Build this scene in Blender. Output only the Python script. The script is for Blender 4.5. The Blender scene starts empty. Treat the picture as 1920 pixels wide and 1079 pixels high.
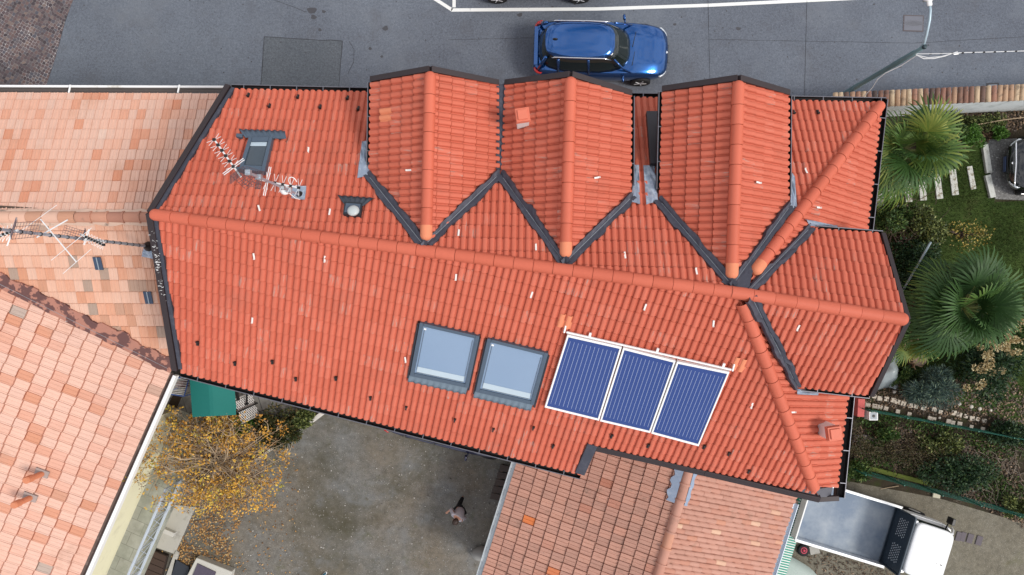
import bpy, bmesh, math, random
import numpy as np
from mathutils import Vector
R = math.radians
rng = np.random.default_rng(7)
random.seed(7)
sc = bpy.context.scene
COL = sc.collection

# ---------------------------------------------------------------- camera
H = 24.0            # drone height above the street, metres
F = 1280.0          # focal length in pixels of the 1920 wide photograph
cam = bpy.data.cameras.new('drone_camera')
cam.sensor_width = 36.0
cam.lens = 36.0 * F / 1920.0
cam.clip_end = 600.0
camo = bpy.data.objects.new('drone_camera', cam)
camo.location = (0, 0, H)
COL.objects.link(camo)
sc.camera = camo

# ---------------------------------------------------------------- sky, sun, exposure
SUN_EL, SUN_AZ = R(50), R(112)          # azimuth clockwise from +Y
world = bpy.data.worlds.new('World')
sc.world = world
world.use_nodes = True
wt = world.node_tree
bg = wt.nodes['Background']
sky = wt.nodes.new('ShaderNodeTexSky')
sky.sky_type = 'NISHITA'
sky.sun_disc = False
sky.sun_elevation = SUN_EL
sky.sun_rotation = SUN_AZ
sky.air_density = 1.0
sky.dust_density = 2.0
tc = wt.nodes.new('ShaderNodeTexCoord')
nz = wt.nodes.new('ShaderNodeTexNoise')
nz.inputs['Scale'].default_value = 7.0
nz.inputs['Detail'].default_value = 6.0
nz.inputs['Roughness'].default_value = 0.55
cr = wt.nodes.new('ShaderNodeValToRGB')
cr.color_ramp.elements[0].position = 0.36
cr.color_ramp.elements[1].position = 0.58
mx = wt.nodes.new('ShaderNodeMix')
mx.data_type = 'RGBA'
mx.inputs['B'].default_value = (11.0, 11.0, 11.2, 1)     # cloud, in the sky texture's own brightness
wt.links.new(tc.outputs['Generated'], nz.inputs['Vector'])
wt.links.new(nz.outputs['Fac'], cr.inputs['Fac'])
wt.links.new(cr.outputs['Color'], mx.inputs['Factor'])
wt.links.new(sky.outputs['Color'], mx.inputs['A'])
wt.links.new(mx.outputs['Result'], bg.inputs['Color'])
bg.inputs['Strength'].default_value = 0.083
sl = bpy.data.lights.new('sun', 'SUN')
sl.energy = 1.75
sl.angle = R(16)
sl.color = (1.0, 0.95, 0.88)
so = bpy.data.objects.new('sun', sl)
sd = Vector((math.sin(SUN_AZ) * math.cos(SUN_EL), math.cos(SUN_AZ) * math.cos(SUN_EL), math.sin(SUN_EL)))
so.rotation_euler = sd.to_track_quat('Z', 'Y').to_euler()
so.location = (20, -10, 40)
COL.objects.link(so)
sc.view_settings.view_transform = 'Standard'
sc.view_settings.look = 'None'
sc.view_settings.gamma = 1.0
sc.view_settings.exposure = 0.5
sc.cycles.max_bounces = 6

# ---------------------------------------------------------------- geometry of the survey
CAM = np.array([0, 0, H])


def G(px, py, z=0.0):
    d = H - z
    return np.array([(px - 960) * d / F, (540 - py) * d / F, z])


def nrm(v):
    v = np.asarray(v, float)
    return v / np.linalg.norm(v)


class Pl:
    """a roof plane with its level (u), uphill (v) and normal (n) directions"""

    def __init__(s, a, b, c):
        a, b, c = (np.asarray(q, float) for q in (a, b, c))
        n = nrm(np.cross(b - a, c - a))
        if n[2] < 0:
            n = -n
        s.o, s.n = a, n
        v = np.array([0, 0, 1.0]) - n * n[2]
        s.v = nrm(v) if np.linalg.norm(v) > 1e-6 else np.array([0, 1.0, 0])
        s.u = np.cross(s.v, n)

    def at(s, px, py, h=0.0):
        d = np.array([(px - 960) / F, (540 - py) / F, -1.0])
        return CAM + d * (((s.o + s.n * h) - CAM) @ s.n / (d @ s.n))

    def uv(s, p):
        return np.array([(p - s.o) @ s.u, (p - s.o) @ s.v])

    def p(s, u, v, h=0.0):
        return s.o + s.u * u + s.v * v + s.n * h

    def z(s, x, y):
        return s.o[2] - ((x - s.o[0]) * s.n[0] + (y - s.o[1]) * s.n[1]) / s.n[2]

    def h(s, p):
        return (np.asarray(p) - s.o) @ s.n

    @classmethod
    def slope(c, a, b, t, inner=(0, 0)):
        d = nrm((b - a)[:2])
        m = np.array([-d[1], d[0]])
        if m @ (np.asarray(inner) - a[:2]) < 0:
            m = -m
        return c(a, b, np.array([a[0] + m[0], a[1] + m[1], a[2] + t]))


def meet3(A, B, C):
    return np.linalg.solve(np.array([A.n, B.n, C.n]), np.array([A.n @ A.o, B.n @ B.o, C.n @ C.o]))


def meet_px(A, B, px=None, py=None):
    """point of the line where two planes meet, on the ray column px or row py"""
    d = nrm(np.cross(A.n, B.n))
    o = np.linalg.lstsq(np.array([A.n, B.n]), np.array([A.n @ A.o, B.n @ B.o]), rcond=None)[0]
    if px is not None:
        k = (px - 960) / F
        t = (k * (H - o[2]) - o[0]) / (d[0] + k * d[2])
    else:
        k = (540 - py) / F
        t = (k * (H - o[2]) - o[1]) / (d[1] + k * d[2])
    return o + d * t


# ---------------------------------------------------------------- objects
WO = {}


def tag(o, label=None, cat=None, group=None, kind=None):
    for k, v in (('label', label), ('category', cat), ('group', group), ('kind', kind)):
        if v:
            o[k] = v
    return o


def thing(name, label, cat, loc=(0, 0, 0), group=None):
    o = bpy.data.objects.new(name, None)
    o.empty_display_size = 0.3
    o.location = loc
    COL.objects.link(o)
    WO[o.name] = np.array(loc, float)
    return tag(o, label, cat, group)


def link(name, me, mat, parent=None, smooth=False, base=None):
    if mat is not None:
        me.materials.append(mat)
    n = len(me.vertices)
    co = np.empty(n * 3, np.float32)
    me.vertices.foreach_get('co', co)
    co = co.reshape(-1, 3)
    if parent is not None:
        off = WO[parent.name]
    elif base is not None:
        off = np.array(base, float)
    else:
        off = np.array([(co[:, 0].min() + co[:, 0].max()) / 2, (co[:, 1].min() + co[:, 1].max()) / 2, co[:, 2].min()])
    me.vertices.foreach_set('co', (co - off).astype(np.float32).ravel())
    if smooth:
        me.polygons.foreach_set('use_smooth', np.ones(len(me.polygons), bool))
    me.update()
    o = bpy.data.objects.new(name, me)
    COL.objects.link(o)
    if parent is not None:
        o.parent = parent
    else:
        o.location = off
    WO[o.name] = off
    return o


def mesh_np(name, v, f, mat, parent=None, uv=None, smooth=False, base=None):
    me = bpy.data.meshes.new(name)
    v = np.asarray(v, np.float32)
    f = np.asarray(f, np.int32)
    k = f.shape[1]
    me.vertices.add(len(v))
    me.vertices.foreach_set('co', v.ravel())
    me.loops.add(f.size)
    me.loops.foreach_set('vertex_index', f.ravel())
    me.polygons.add(len(f))
    me.polygons.foreach_set('loop_start', np.arange(0, f.size, k, dtype=np.int32))
    if uv is not None:
        l = me.uv_layers.new(name='UVMap')
        l.data.foreach_set('uv', np.asarray(uv, np.float32)[f.ravel()].ravel())
    me.update(calc_edges=True)
    return link(name, me, mat, parent, smooth, base)


class MB:
    """collects shapes into one mesh"""

    def __init__(s):
        s.v, s.f = [], []

    def add(s, v, f):
        k = len(s.v)
        s.v += [tuple(map(float, q)) for q in v]
        s.f += [tuple(i + k for i in q) for q in f]

    def hexa(s, b, t):
        """box from four bottom and four top corners"""
        s.add(list(b) + list(t), [(3, 2, 1, 0), (4, 5, 6, 7), (0, 1, 5, 4), (1, 2, 6, 5), (2, 3, 7, 6), (3, 0, 4, 7)])

    def box(s, c, size, rz=0.0, ax=None):
        c = np.asarray(c, float)
        hx, hy, hz = (q / 2 for q in size)
        if ax is None:
            ax = (np.array([math.cos(rz), math.sin(rz), 0]), np.array([-math.sin(rz), math.cos(rz), 0]), np.array([0, 0, 1.0]))
        q = [c + ax[0] * hx * i + ax[1] * hy * j for i, j in ((-1, -1), (1, -1), (1, 1), (-1, 1))]
        s.hexa([p - ax[2] * hz for p in q], [p + ax[2] * hz for p in q])

    def prism(s, pts, z0, z1):
        n = len(pts)
        a = sum(pts[i][0] * pts[(i + 1) % n][1] - pts[(i + 1) % n][0] * pts[i][1] for i in range(n))
        if a < 0:
            pts = pts[::-1]
        v = [(p[0], p[1], z0) for p in pts] + [(p[0], p[1], z1) for p in pts]
        s.add(v, [tuple(range(n - 1, -1, -1)), tuple(range(n, 2 * n))] + [(i, (i + 1) % n, n + (i + 1) % n, n + i) for i in range(n)])

    def slab(s, pl, pts, h0, h1):
        """pts are 3-D points over a plane: a plate between heights h0 and h1 above it"""
        q = [p - pl.n * pl.h(p) for p in pts]
        n = len(q)
        v = [p + pl.n * h0 for p in q] + [p + pl.n * h1 for p in q]
        a = sum(np.cross(q[i] - q[0], q[(i + 1) % n] - q[0]) @ pl.n for i in range(n))
        fs = [tuple(range(n - 1, -1, -1)), tuple(range(n, 2 * n))] + [(i, (i + 1) % n, n + (i + 1) % n, n + i) for i in range(n)]
        if a < 0:
            fs = [t[::-1] for t in fs]
        s.add(v, fs)

    def tube(s, pts, r, n=8, caps=True):
        pts = [np.asarray(p, float) for p in pts]
        if not hasattr(r, '__len__'):
            r = [r] * len(pts)
        rings = []
        up = np.array([0, 0, 1.0])
        for i, p in enumerate(pts):
            t = nrm(pts[min(i + 1, len(pts) - 1)] - pts[max(i - 1, 0)])
            a = np.cross(t, up)
            if np.linalg.norm(a) < 1e-3:
                a = np.array([1.0, 0, 0])
            a = nrm(a)
            b = np.cross(a, t)
            rings.append([p + (a * math.cos(q) + b * math.sin(q)) * r[i] for q in (2 * math.pi * k / n for k in range(n))])
        v = [q for g in rings for q in g]
        f = []
        for i in range(len(pts) - 1):
            for k in range(n):
                a, b = i * n + k, i * n + (k + 1) % n
                f.append((a, b, b + n, a + n))
        if caps:
            f.append(tuple(range(n - 1, -1, -1)))
            f.append(tuple((len(pts) - 1) * n + k for k in range(n)))
        s.add(v, f)

    def lathe(s, c, prof, n=16, ax=None):
        c = np.asarray(c, float)
        if ax is None:
            ax = (np.array([1.0, 0, 0]), np.array([0, 1.0, 0]), np.array([0, 0, 1.0]))
        v = []
        for r, z in prof:
            for k in range(n):
                q = 2 * math.pi * k / n
                v.append(c + (ax[0] * math.cos(q) + ax[1] * math.sin(q)) * r + ax[2] * z)
        f = [(i * n + k, i * n + (k + 1) % n, (i + 1) * n + (k + 1) % n, (i + 1) * n + k) for i in range(len(prof) - 1) for k in range(n)]
        f.append(tuple(range(n - 1, -1, -1)))
        f.append(tuple((len(prof) - 1) * n + k for k in range(n)))
        s.add(v, f)

    def sheet(s, grid):
        """grid[i][j] of points"""
        m = len(grid[0])
        v = [q for g in grid for q in g]
        s.add(v, [(i * m + j, i * m + j + 1, (i + 1) * m + j + 1, (i + 1) * m + j) for i in range(len(grid) - 1) for j in range(m - 1)])

    def build(s, name, mat, parent=None, smooth=False, bevel=0.0, sub=0, base=None, solid=0.0):
        me = bpy.data.meshes.new(name)
        me.from_pydata(s.v, [], s.f)
        o = link(name, me, mat, parent, smooth, base)
        if solid:
            m = o.modifiers.new('solid', 'SOLIDIFY')
            m.thickness = solid
            m.offset = 0
        if bevel:
            m = o.modifiers.new('bevel', 'BEVEL')
            m.width = bevel
            m.segments = 2
            m.limit_method = 'ANGLE'
        if sub:
            m = o.modifiers.new('sub', 'SUBSURF')
            m.levels = m.render_levels = sub
        return o


def struct(name, mb, mat, **k):
    return tag(mb.build(name, mat, **k), kind='structure')


# ---------------------------------------------------------------- materials
def newmat(name):
    m = bpy.data.materials.new(name)
    m.use_nodes = True
    nt = m.node_tree
    return m, nt, nt.nodes['Principled BSDF']


def node(nt, typ, **k):
    n = nt.nodes.new(typ)
    for a, b in k.items():
        if a.startswith('i_'):
            n.inputs[a[2:]].default_value = b
        else:
            setattr(n, a, b)
    return n


def noise(nt, scale, detail=4.0, rough=0.55, vec=None, off=None):
    n = node(nt, 'ShaderNodeTexNoise')
    n.inputs['Scale'].default_value = scale
    n.inputs['Detail'].default_value = detail
    n.inputs['Roughness'].default_value = rough
    if vec is not None:
        nt.links.new(vec, n.inputs['Vector'])
    return n.outputs['Fac']


def ramp(nt, fac, stops, const=False):
    r = node(nt, 'ShaderNodeValToRGB')
    e = r.color_ramp.elements
    if const:
        r.color_ramp.interpolation = 'CONSTANT'
    for i, (p, c) in enumerate(stops):
        q = e[i] if i < 2 else e.new(p)
        q.position = p
        q.color = (*c, 1) if len(c) == 3 else c
    nt.links.new(fac, r.inputs['Fac'])
    return r.outputs['Color']


def mix(nt, fac, a, b, mode='MIX'):
    m = node(nt, 'ShaderNodeMix', data_type='RGBA', blend_type=mode)
    for s, v in (('Factor', fac), ('A', a), ('B', b)):
        if isinstance(v, (int, float)):
            m.inputs[s].default_value = v
        elif isinstance(v, (tuple, list)):
            m.inputs[s].default_value = (*v, 1) if len(v) == 3 else v
        else:
            nt.links.new(v, m.inputs[s])
    return m.outputs['Result']


def step(nt, fac, lo, hi):
    m = node(nt, 'ShaderNodeMapRange')
    m.inputs['From Min'].default_value = lo
    m.inputs['From Max'].default_value = hi
    nt.links.new(fac, m.inputs['Value'])
    return m.outputs['Result']


def mul(nt, a, k):
    m = node(nt, 'ShaderNodeMath', operation='MULTIPLY')
    nt.links.new(a, m.inputs[0])
    if isinstance(k, (int, float)):
        m.inputs[1].default_value = k
    else:
        nt.links.new(k, m.inputs[1])
    return m.outputs[0]


def bump(nt, b, fac, strength, dist=0.02):
    n = node(nt, 'ShaderNodeBump')
    n.inputs['Strength'].default_value = strength
    n.inputs['Distance'].default_value = dist
    nt.links.new(fac, n.inputs['Height'])
    nt.links.new(n.outputs['Normal'], b.inputs['Normal'])


def pos(nt):
    return node(nt, 'ShaderNodeNewGeometry').outputs['Position']


def sc3(col, k):
    return tuple(min(1.0, c * k) for c in col)


def M(name, col, rough=0.7, metal=0.0, var=0.18, scale=4.0, spec=0.4, dirt=None, dscale=2.0, dlo=0.55, dhi=0.7, coat=0.0, bmp=0.0, fine=60.0):
    """painted, plain or weathered surface: broad and fine mottling, optional stains"""
    m, nt, b = newmat(name)
    p = node(nt, 'ShaderNodeTexCoord').outputs['Object']
    c = mix(nt, noise(nt, scale, 5, 0.6, p), sc3(col, 1 - var), sc3(col, 1 + var))
    c = mix(nt, noise(nt, fine, 2, 0.5, p), c, sc3(col, 1 + var * 0.6), 'MIX') if var > 0.05 else c
    if dirt:
        c = mix(nt, step(nt, noise(nt, dscale, 6, 0.65, p), dlo, dhi), c, dirt)
    nt.links.new(c, b.inputs['Base Color'])
    b.inputs['Roughness'].default_value = rough
    b.inputs['Metallic'].default_value = metal
    b.inputs['Specular IOR Level'].default_value = spec
    b.inputs['Coat Weight'].default_value = coat
    b.inputs['Coat Roughness'].default_value = 0.04
    if bmp:
        bump(nt, b, noise(nt, scale * 6, 5, 0.6, p), bmp)
    return m


def tile_mat(name, stops, rough=0.8, streak=0.12, worn=None, wlo=0.66, whi=0.72, dark=None, dlo=0.62, dhi=0.75, dsc=1.2, spots=None):
    """fired clay: every tile has its own tone (from its row and column), streaks run down the slope"""
    m, nt, b = newmat(name)
    uv = node(nt, 'ShaderNodeUVMap', uv_map='UVMap').outputs['UV']
    fl = node(nt, 'ShaderNodeVectorMath', operation='FLOOR')
    nt.links.new(uv, fl.inputs[0])
    wn = node(nt, 'ShaderNodeTexWhiteNoise', noise_dimensions='2D')
    nt.links.new(fl.outputs[0], wn.inputs['Vector'])
    c = ramp(nt, wn.outputs['Value'], stops)
    sca = node(nt, 'ShaderNodeVectorMath', operation='MULTIPLY')
    sca.inputs[1].default_value = (9.0, 0.9, 1.0)
    nt.links.new(uv, sca.inputs[0])
    st = noise(nt, 1.0, 4, 0.6, sca.outputs[0])
    c = mix(nt, st, mix(nt, 1.0, c, (1 - streak,) * 3, 'MULTIPLY'), mix(nt, 1.0, c, (1 + streak,) * 3, 'MULTIPLY'))
    ps = pos(nt)
    big = noise(nt, 0.35, 3, 0.5, ps)
    c = mix(nt, big, mix(nt, 1.0, c, (0.9, 0.88, 0.88), 'MULTIPLY'), mix(nt, 1.0, c, (1.08, 1.1, 1.1), 'MULTIPLY'))
    if worn:
        c = mix(nt, mul(nt, step(nt, noise(nt, 1.0, 3, 0.6, sca.outputs[0]), wlo, whi), step(nt, wn.outputs['Value'], 0.8, 0.86)), c, worn)
    if dark:
        c = mix(nt, mul(nt, step(nt, noise(nt, dsc, 7, 0.7, ps), dlo, dhi), 0.8), c, dark)
    if spots:
        c = mix(nt, step(nt, noise(nt, 14, 4, 0.6, ps), 0.70, 0.74), c, spots)
    nt.links.new(c, b.inputs['Base Color'])
    b.inputs['Roughness'].default_value = rough
    b.inputs['Specular IOR Level'].default_value = 0.3
    bump(nt, b, noise(nt, 40, 3, 0.6, ps), 0.15, 0.01)
    return m


RED = tile_mat('red_concrete_tile', [(0, (.485, .112, .065)), (.35, (.505, .120, .071)), (.7, (.52, .126, .076)), (1, (.55, .142, .087))], 0.7, 0.08, worn=(.40, .23, .19), wlo=.55, whi=.66, dark=(.34, .105, .07), dlo=.54, dhi=.9, dsc=1.1)
REDCAP = tile_mat('red_ridge_tile', [(0, (.50, .112, .063)), (.5, (.52, .118, .068)), (1, (.54, .126, .073))], 0.6, 0.05)
ORANGE = M('orange_clay', (.62, .205, .105), 0.75, var=0.14, scale=9)
PALE = tile_mat('pale_clay_tile', [(0, (.60, .39, .31)), (.5, (.63, .38, .29)), (.78, (.62, .345, .25)), (.90, (.58, .28, .185)), (.96, (.56, .24, .145)), (1, (.62, .44, .36))], 0.9, 0.16, dark=(.46, .25, .17), dlo=.56, dhi=.8, dsc=.9)
PALE2 = tile_mat('weathered_pale_clay_tile', [(0, (.60, .38, .29)), (.4, (.62, .37, .27)), (.75, (.58, .30, .20)), (.90, (.52, .25, .155)), (.95, (.42, .26, .19)), (1, (.34, .25, .20))], 0.9, 0.16, dark=(.36, .24, .18), dlo=.62, dhi=.8)
PINK = tile_mat('pink_clay_tile', [(0, (.63, .40, .32)), (.55, (.66, .41, .32)), (.80, (.62, .35, .265)), (.92, (.58, .29, .20)), (.975, (.55, .25, .155)), (.985, (.42, .33, .28)), (1, (.40, .30, .25))], 0.9, 0.16, dark=(.46, .26, .19), dlo=.58, dhi=.8, dsc=.8)
OLD = tile_mat('old_brown_clay_tile', [(0, (.40, .225, .175)), (.4, (.44, .24, .185)), (.975, (.49, .265, .20)), (.99, (.42, .19, .135)), (.9985, (.42, .18, .12)), (.9993, (.60, .18, .06))], 0.92, 0.34, dark=(.13, .10, .08), dlo=.56, dhi=.82, dsc=3.2, spots=(.20, .14, .11))
OLD2 = tile_mat('faded_clay_tile', [(0, (.44, .235, .18)), (.5, (.49, .265, .205)), (.9, (.46, .225, .165)), (.975, (.52, .25, .17)), (1, (.62, .42, .30))], 0.92, 0.16, dark=(.25, .15, .11), dlo=.60, dhi=.78, dsc=1.6)
OLDCAP = tile_mat('brown_ridge_tile', [(0, (.36, .17, .12)), (.5, (.42, .20, .14)), (1, (.50, .25, .17))], 0.9, 0.15, dark=(.20, .13, .1), dlo=.58, dhi=.75, dsc=3)
BROWN = M('brown_painted_metal', (.024, .015, .017), 0.55, 0.1, 0.15, 2.0, 0.5)
BROWNDK = M('dark_gutter_inside', (.012, .009, .010), 0.7, 0.0, 0.2, 3.0)
RIM = M('grey_gutter_bead', (.15, .15, .175), 0.35, 0.4, 0.1)
FLASH = M('dark_lead_flashing', (.050, .052, .070), 0.55, 0.3, 0.25, 3.0, dirt=(.085, .085, .11), dscale=5, dlo=.5, dhi=.7)
LEAD = M('weathered_lead', (.26, .31, .39), 0.5, 0.35, 0.25, 5.0, dirt=(.44, .49, .56), dscale=7, dlo=.5, dhi=.65)
ZINC = M('zinc', (.38, .42, .46), 0.4, 0.6, 0.1)
ALU = M('aluminium', (.72, .73, .75), 0.35, 0.5, 0.05)
WHITE = M('white_paint', (.78, .78, .77), 0.5, 0, 0.05)
BLACK = M('black_plastic', (.012, .012, .013), 0.45, 0, 0.1)
SLATE = M('grey_blue_metal', (.085, .115, .155), 0.4, 0.4, 0.12, 3)
PLASTER = M('salmon_plaster', (.55, .30, .22), 0.9, 0, 0.12, 1.2, dirt=(.45, .26, .2))
CREAM = M('cream_plaster', (.74, .70, .50), 0.9, 0, 0.06, 1.0, dirt=(.66, .62, .44))
WHITEWALL = M('whitewashed_plaster', (.74, .77, .77), 0.9, 0, 0.12, 1.4, dirt=(.42, .46, .44), dscale=1.5, dlo=.5, dhi=.75)
CONC = M('concrete', (.36, .35, .32), 0.9, 0, 0.2, 3, dirt=(.24, .23, .2), dscale=2.5)
WOOD = M('grey_brown_wood', (.13, .095, .075), 0.85, 0, 0.3, 6)
# ---------------------------------------------------------------- ground materials
def ground_mat(name, a, b, speck, s1=0.5, s2=6, s3=90, patches=(), rough=0.95, bmp=0.4, dark=None):
    m, nt, bs = newmat(name)
    p = pos(nt)
    c = mix(nt, step(nt, noise(nt, s1, 5, 0.6, p), 0.35, 0.65), a, b)
    c = mix(nt, step(nt, noise(nt, s2, 6, 0.7, p), 0.3, 0.7), mix(nt, 1.0, c, (.72, .72, .72), 'MULTIPLY'), mix(nt, 1.0, c, (1.28, 1.28, 1.28), 'MULTIPLY'))
    fine = noise(nt, s3, 2, 0.6, p)
    c = mix(nt, step(nt, fine, 0.62, 0.72), c, speck)
    if dark:
        c = mix(nt, step(nt, fine, 0.40, 0.30), c, dark)
    for col, s, lo, hi, k in patches:
        c = mix(nt, mul(nt, step(nt, noise(nt, s, 7, 0.7, p), lo, hi), k), c, col)
    nt.links.new(c, bs.inputs['Base Color'])
    bs.inputs['Roughness'].default_value = rough
    bs.inputs['Specular IOR Level'].default_value = 0.25
    bump(nt, bs, fine, bmp, 0.02)
    return m


ASPHALT = ground_mat('asphalt', (.100, .112, .138), (.132, .150, .182), (.24, .26, .29), 0.25, 14, 55, patches=[((.095, .098, .112), .9, .52, .72, .6), ((.16, .175, .20), .33, .52, .7, .6), ((.085, .088, .10), 3.0, .64, .72, .5)], rough=0.85, bmp=0.3, dark=(.06, .064, .078))
ASPHALT2 = ground_mat('asphalt_patch', (.088, .100, .116), (.104, .116, .132), (.17, .17, .19), 0.5, 14, 45, rough=0.85, bmp=0.3, dark=(.045, .048, .06))
GRAVEL = ground_mat('yard_gravel', (.150, .128, .100), (.158, .158, .152), (.32, .31, .29), 0.45, 5, 34, patches=[((.058, .052, .030), .20, .46, .62, .85), ((.175, .18, .185), .9, .55, .72, .6), ((.085, .088, .040), 1.3, .58, .72, .6), ((.20, .175, .14), .55, .56, .7, .7), ((.075, .06, .045), 2.6, .62, .74, .7)], bmp=0.7, dark=(.06, .055, .05))
GRAVEL2 = ground_mat('grey_gravel', (.14, .138, .135), (.19, .187, .182), (.46, .46, .45), 0.8, 12, 22, bmp=0.8, dark=(.07, .07, .07))
DIRT = ground_mat('lane_dirt', (.130, .115, .085), (.180, .165, .130), (.34, .33, .29), 0.5, 5, 40, patches=[((.085, .085, .035), 1.0, .56, .7, .6), ((.10, .075, .05), 2.0, .60, .72, .7)], bmp=0.6, dark=(.08, .07, .055))
SOIL = ground_mat('garden_soil', (.028, .022, .014), (.042, .032, .020), (.085, .065, .045), 0.7, 5, 30, patches=[((.035, .045, .012), 1.2, .52, .66, .8)], bmp=0.8, dark=(.015, .012, .009))
TURF = ground_mat('turf', (.026, .050, .008), (.042, .068, .013), (.08, .11, .03), 0.9, 4, 40, patches=[((.055, .050, .020), 1.1, .56, .7, .6)], bmp=0.8, dark=(.012, .022, .005))


def cells_mat(name, scale, stops, joint, rough=0.85, jw=0.06, rot=0.0, rnd=1.0, metric='CHEBYCHEV'):
    """setts or slabs: cells with their own tone and a joint between them"""
    m, nt, b = newmat(name)
    p = pos(nt)
    mp = node(nt, 'ShaderNodeMapping')
    mp.inputs['Rotation'].default_value = (0, 0, rot)
    nt.links.new(p, mp.inputs['Vector'])
    v = node(nt, 'ShaderNodeTexVoronoi', voronoi_dimensions='2D', feature='F1', distance=metric)
    e = node(nt, 'ShaderNodeTexVoronoi', voronoi_dimensions='2D', feature='F2', distance=metric)
    for q in (v, e):
        q.inputs['Scale'].default_value = scale
        q.inputs['Randomness'].default_value = rnd
        nt.links.new(mp.outputs[0], q.inputs['Vector'])
    d = node(nt, 'ShaderNodeMath', operation='SUBTRACT')
    nt.links.new(e.outputs['Distance'], d.inputs[0])
    nt.links.new(v.outputs['Distance'], d.inputs[1])
    sp = node(nt, 'ShaderNodeSeparateColor')
    nt.links.new(v.outputs['Color'], sp.inputs[0])
    c = ramp(nt, sp.outputs[0], stops)
    n1 = noise(nt, 7, 5, 0.65, p)
    c = mix(nt, n1, mix(nt, 1.0, c, (.7, .7, .7), 'MULTIPLY'), mix(nt, 1.0, c, (1.3, 1.3, 1.3), 'MULTIPLY'))
    pale = mix(nt, step(nt, noise(nt, .9, 3, .6, p), .45, .6), sc3(joint, .35), joint)
    c = mix(nt, step(nt, d.outputs[0], jw, jw * 0.4), c, pale)
    nt.links.new(c, b.inputs['Base Color'])
    b.inputs['Roughness'].default_value = rough
    bump(nt, b, d.outputs[0], 0.4, 0.02)
    return m


SETTS = cells_mat('porphyry_setts', 9.0, [(0, (.045, .034, .040)), (.3, (.085, .060, .066)), (.6, (.125, .080, .076)), (.8, (.070, .068, .085)), (1, (.17, .12, .105))], (.42, .40, .40), jw=0.08, rot=0.5, rnd=0.55)


def brick_mat(name, w, h, c1, c2, joint, rot, mortar=0.012, off=0.5, dirt=None):
    m, nt, b = newmat(name)
    p = pos(nt)
    mp = node(nt, 'ShaderNodeMapping')
    mp.inputs['Rotation'].default_value = (0, 0, rot)
    nt.links.new(p, mp.inputs['Vector'])
    k = node(nt, 'ShaderNodeTexBrick', offset=off)
    for a, v in (('Color1', (*c1, 1)), ('Color2', (*c2, 1)), ('Mortar', (*joint, 1)), ('Scale', 1.0), ('Brick Width', w), ('Row Height', h), ('Mortar Size', mortar)):
        k.inputs[a].default_value = v
    nt.links.new(mp.outputs[0], k.inputs['Vector'])
    n1 = noise(nt, 5, 6, 0.7, p)
    c = mix(nt, n1, mix(nt, 1.0, k.outputs['Color'], (.68, .68, .68), 'MULTIPLY'), mix(nt, 1.0, k.outputs['Color'], (1.3, 1.3, 1.3), 'MULTIPLY'))
    if dirt:
        c = mix(nt, step(nt, noise(nt, 1.3, 6, .65, p), .52, .7), c, dirt)
    nt.links.new(c, b.inputs['Base Color'])
    b.inputs['Roughness'].default_value = 0.9
    return m


SLABS = brick_mat('stone_slabs', .9, .62, (.185, .18, .165), (.225, .22, .205), (.06, .06, .055), R(-18), dirt=(.12, .12, .105))
SLABS2 = brick_mat('balcony_slabs', .55, .42, (.30, .31, .26), (.36, .36, .31), (.19, .19, .16), R(24), mortar=.008, dirt=(.24, .25, .20))


def flat(name, pts, z, mat, t=0.05):
    mb = MB()
    mb.prism([G(x, y, z)[:2] for x, y in pts], z - t, z)
    return struct(name, mb, mat)


# ---------------------------------------------------------------- the setting
mb = MB()
mb.box((0, 0, -0.3), (240, 240, 0.6))
struct('ground', mb, GRAVEL)
flat('road', [(-900, -700), (2900, -700), (2900, 196), (1500, 205), (1500, 330), (-900, 330)], 0.010, ASPHALT)
flat('cobbled_pavement', [(-900, -700), (330, -700), (220, -200), (178, -80), (137, 0), (122, 40), (104, 108), (84, 168), (40, 330), (-900, 330)], 0.018, SETTS)
flat('asphalt_patch', [(496, 70), (642, 78), (633, 200), (486, 200)], 0.014, ASPHALT2)
flat('garden_soil', [(1330, 190), (2900, 150), (2900, 1010), (1930, 985), (1760, 935), (1600, 905), (1330, 860)], 0.006, SOIL)
flat('lane', [(1330, 860), (1600, 905), (1760, 935), (1930, 985), (2900, 1010), (2900, 1900), (1330, 1900)], 0.004, DIRT)
flat('lawn', [(1560, 300), (1850, 268), (1865, 380), (2300, 360), (2300, 880), (1920, 800), (1700, 735), (1560, 700)], 0.012, TURF)
flat('gravel_drive', [(1858, 262), (1875, 262), (2300, 240), (2300, 395), (1866, 374), (1846, 268)], 0.016, GRAVEL2)

PAINT = M('road_paint', (.70, .71, .70), 0.7, 0, 0.10, 6, dirt=(.45, .46, .47), dscale=6, dlo=.6, dhi=.75)


def paint(pts, w, z=0.016):
    mb = MB()
    for a, b in pts:
        a, b = G(*a, 0), G(*b, 0)
        d = nrm((b - a)[:2])
        n = np.array([-d[1], d[0]]) * w / 2
        q = [a[:2] + n, a[:2] - n, b[:2] - n, b[:2] + n]
        mb.prism(q, z - 0.006, z)
    return mb


struct('road_marking', paint([((700, -75), (848, 20)), ((851.5, 15), (851.5, -160)), ((846, 20), (1120, 18)), ((1120, 18), (1330, 11)), ((1330, 11), (1640, -4))], 0.115), PAINT)

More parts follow.
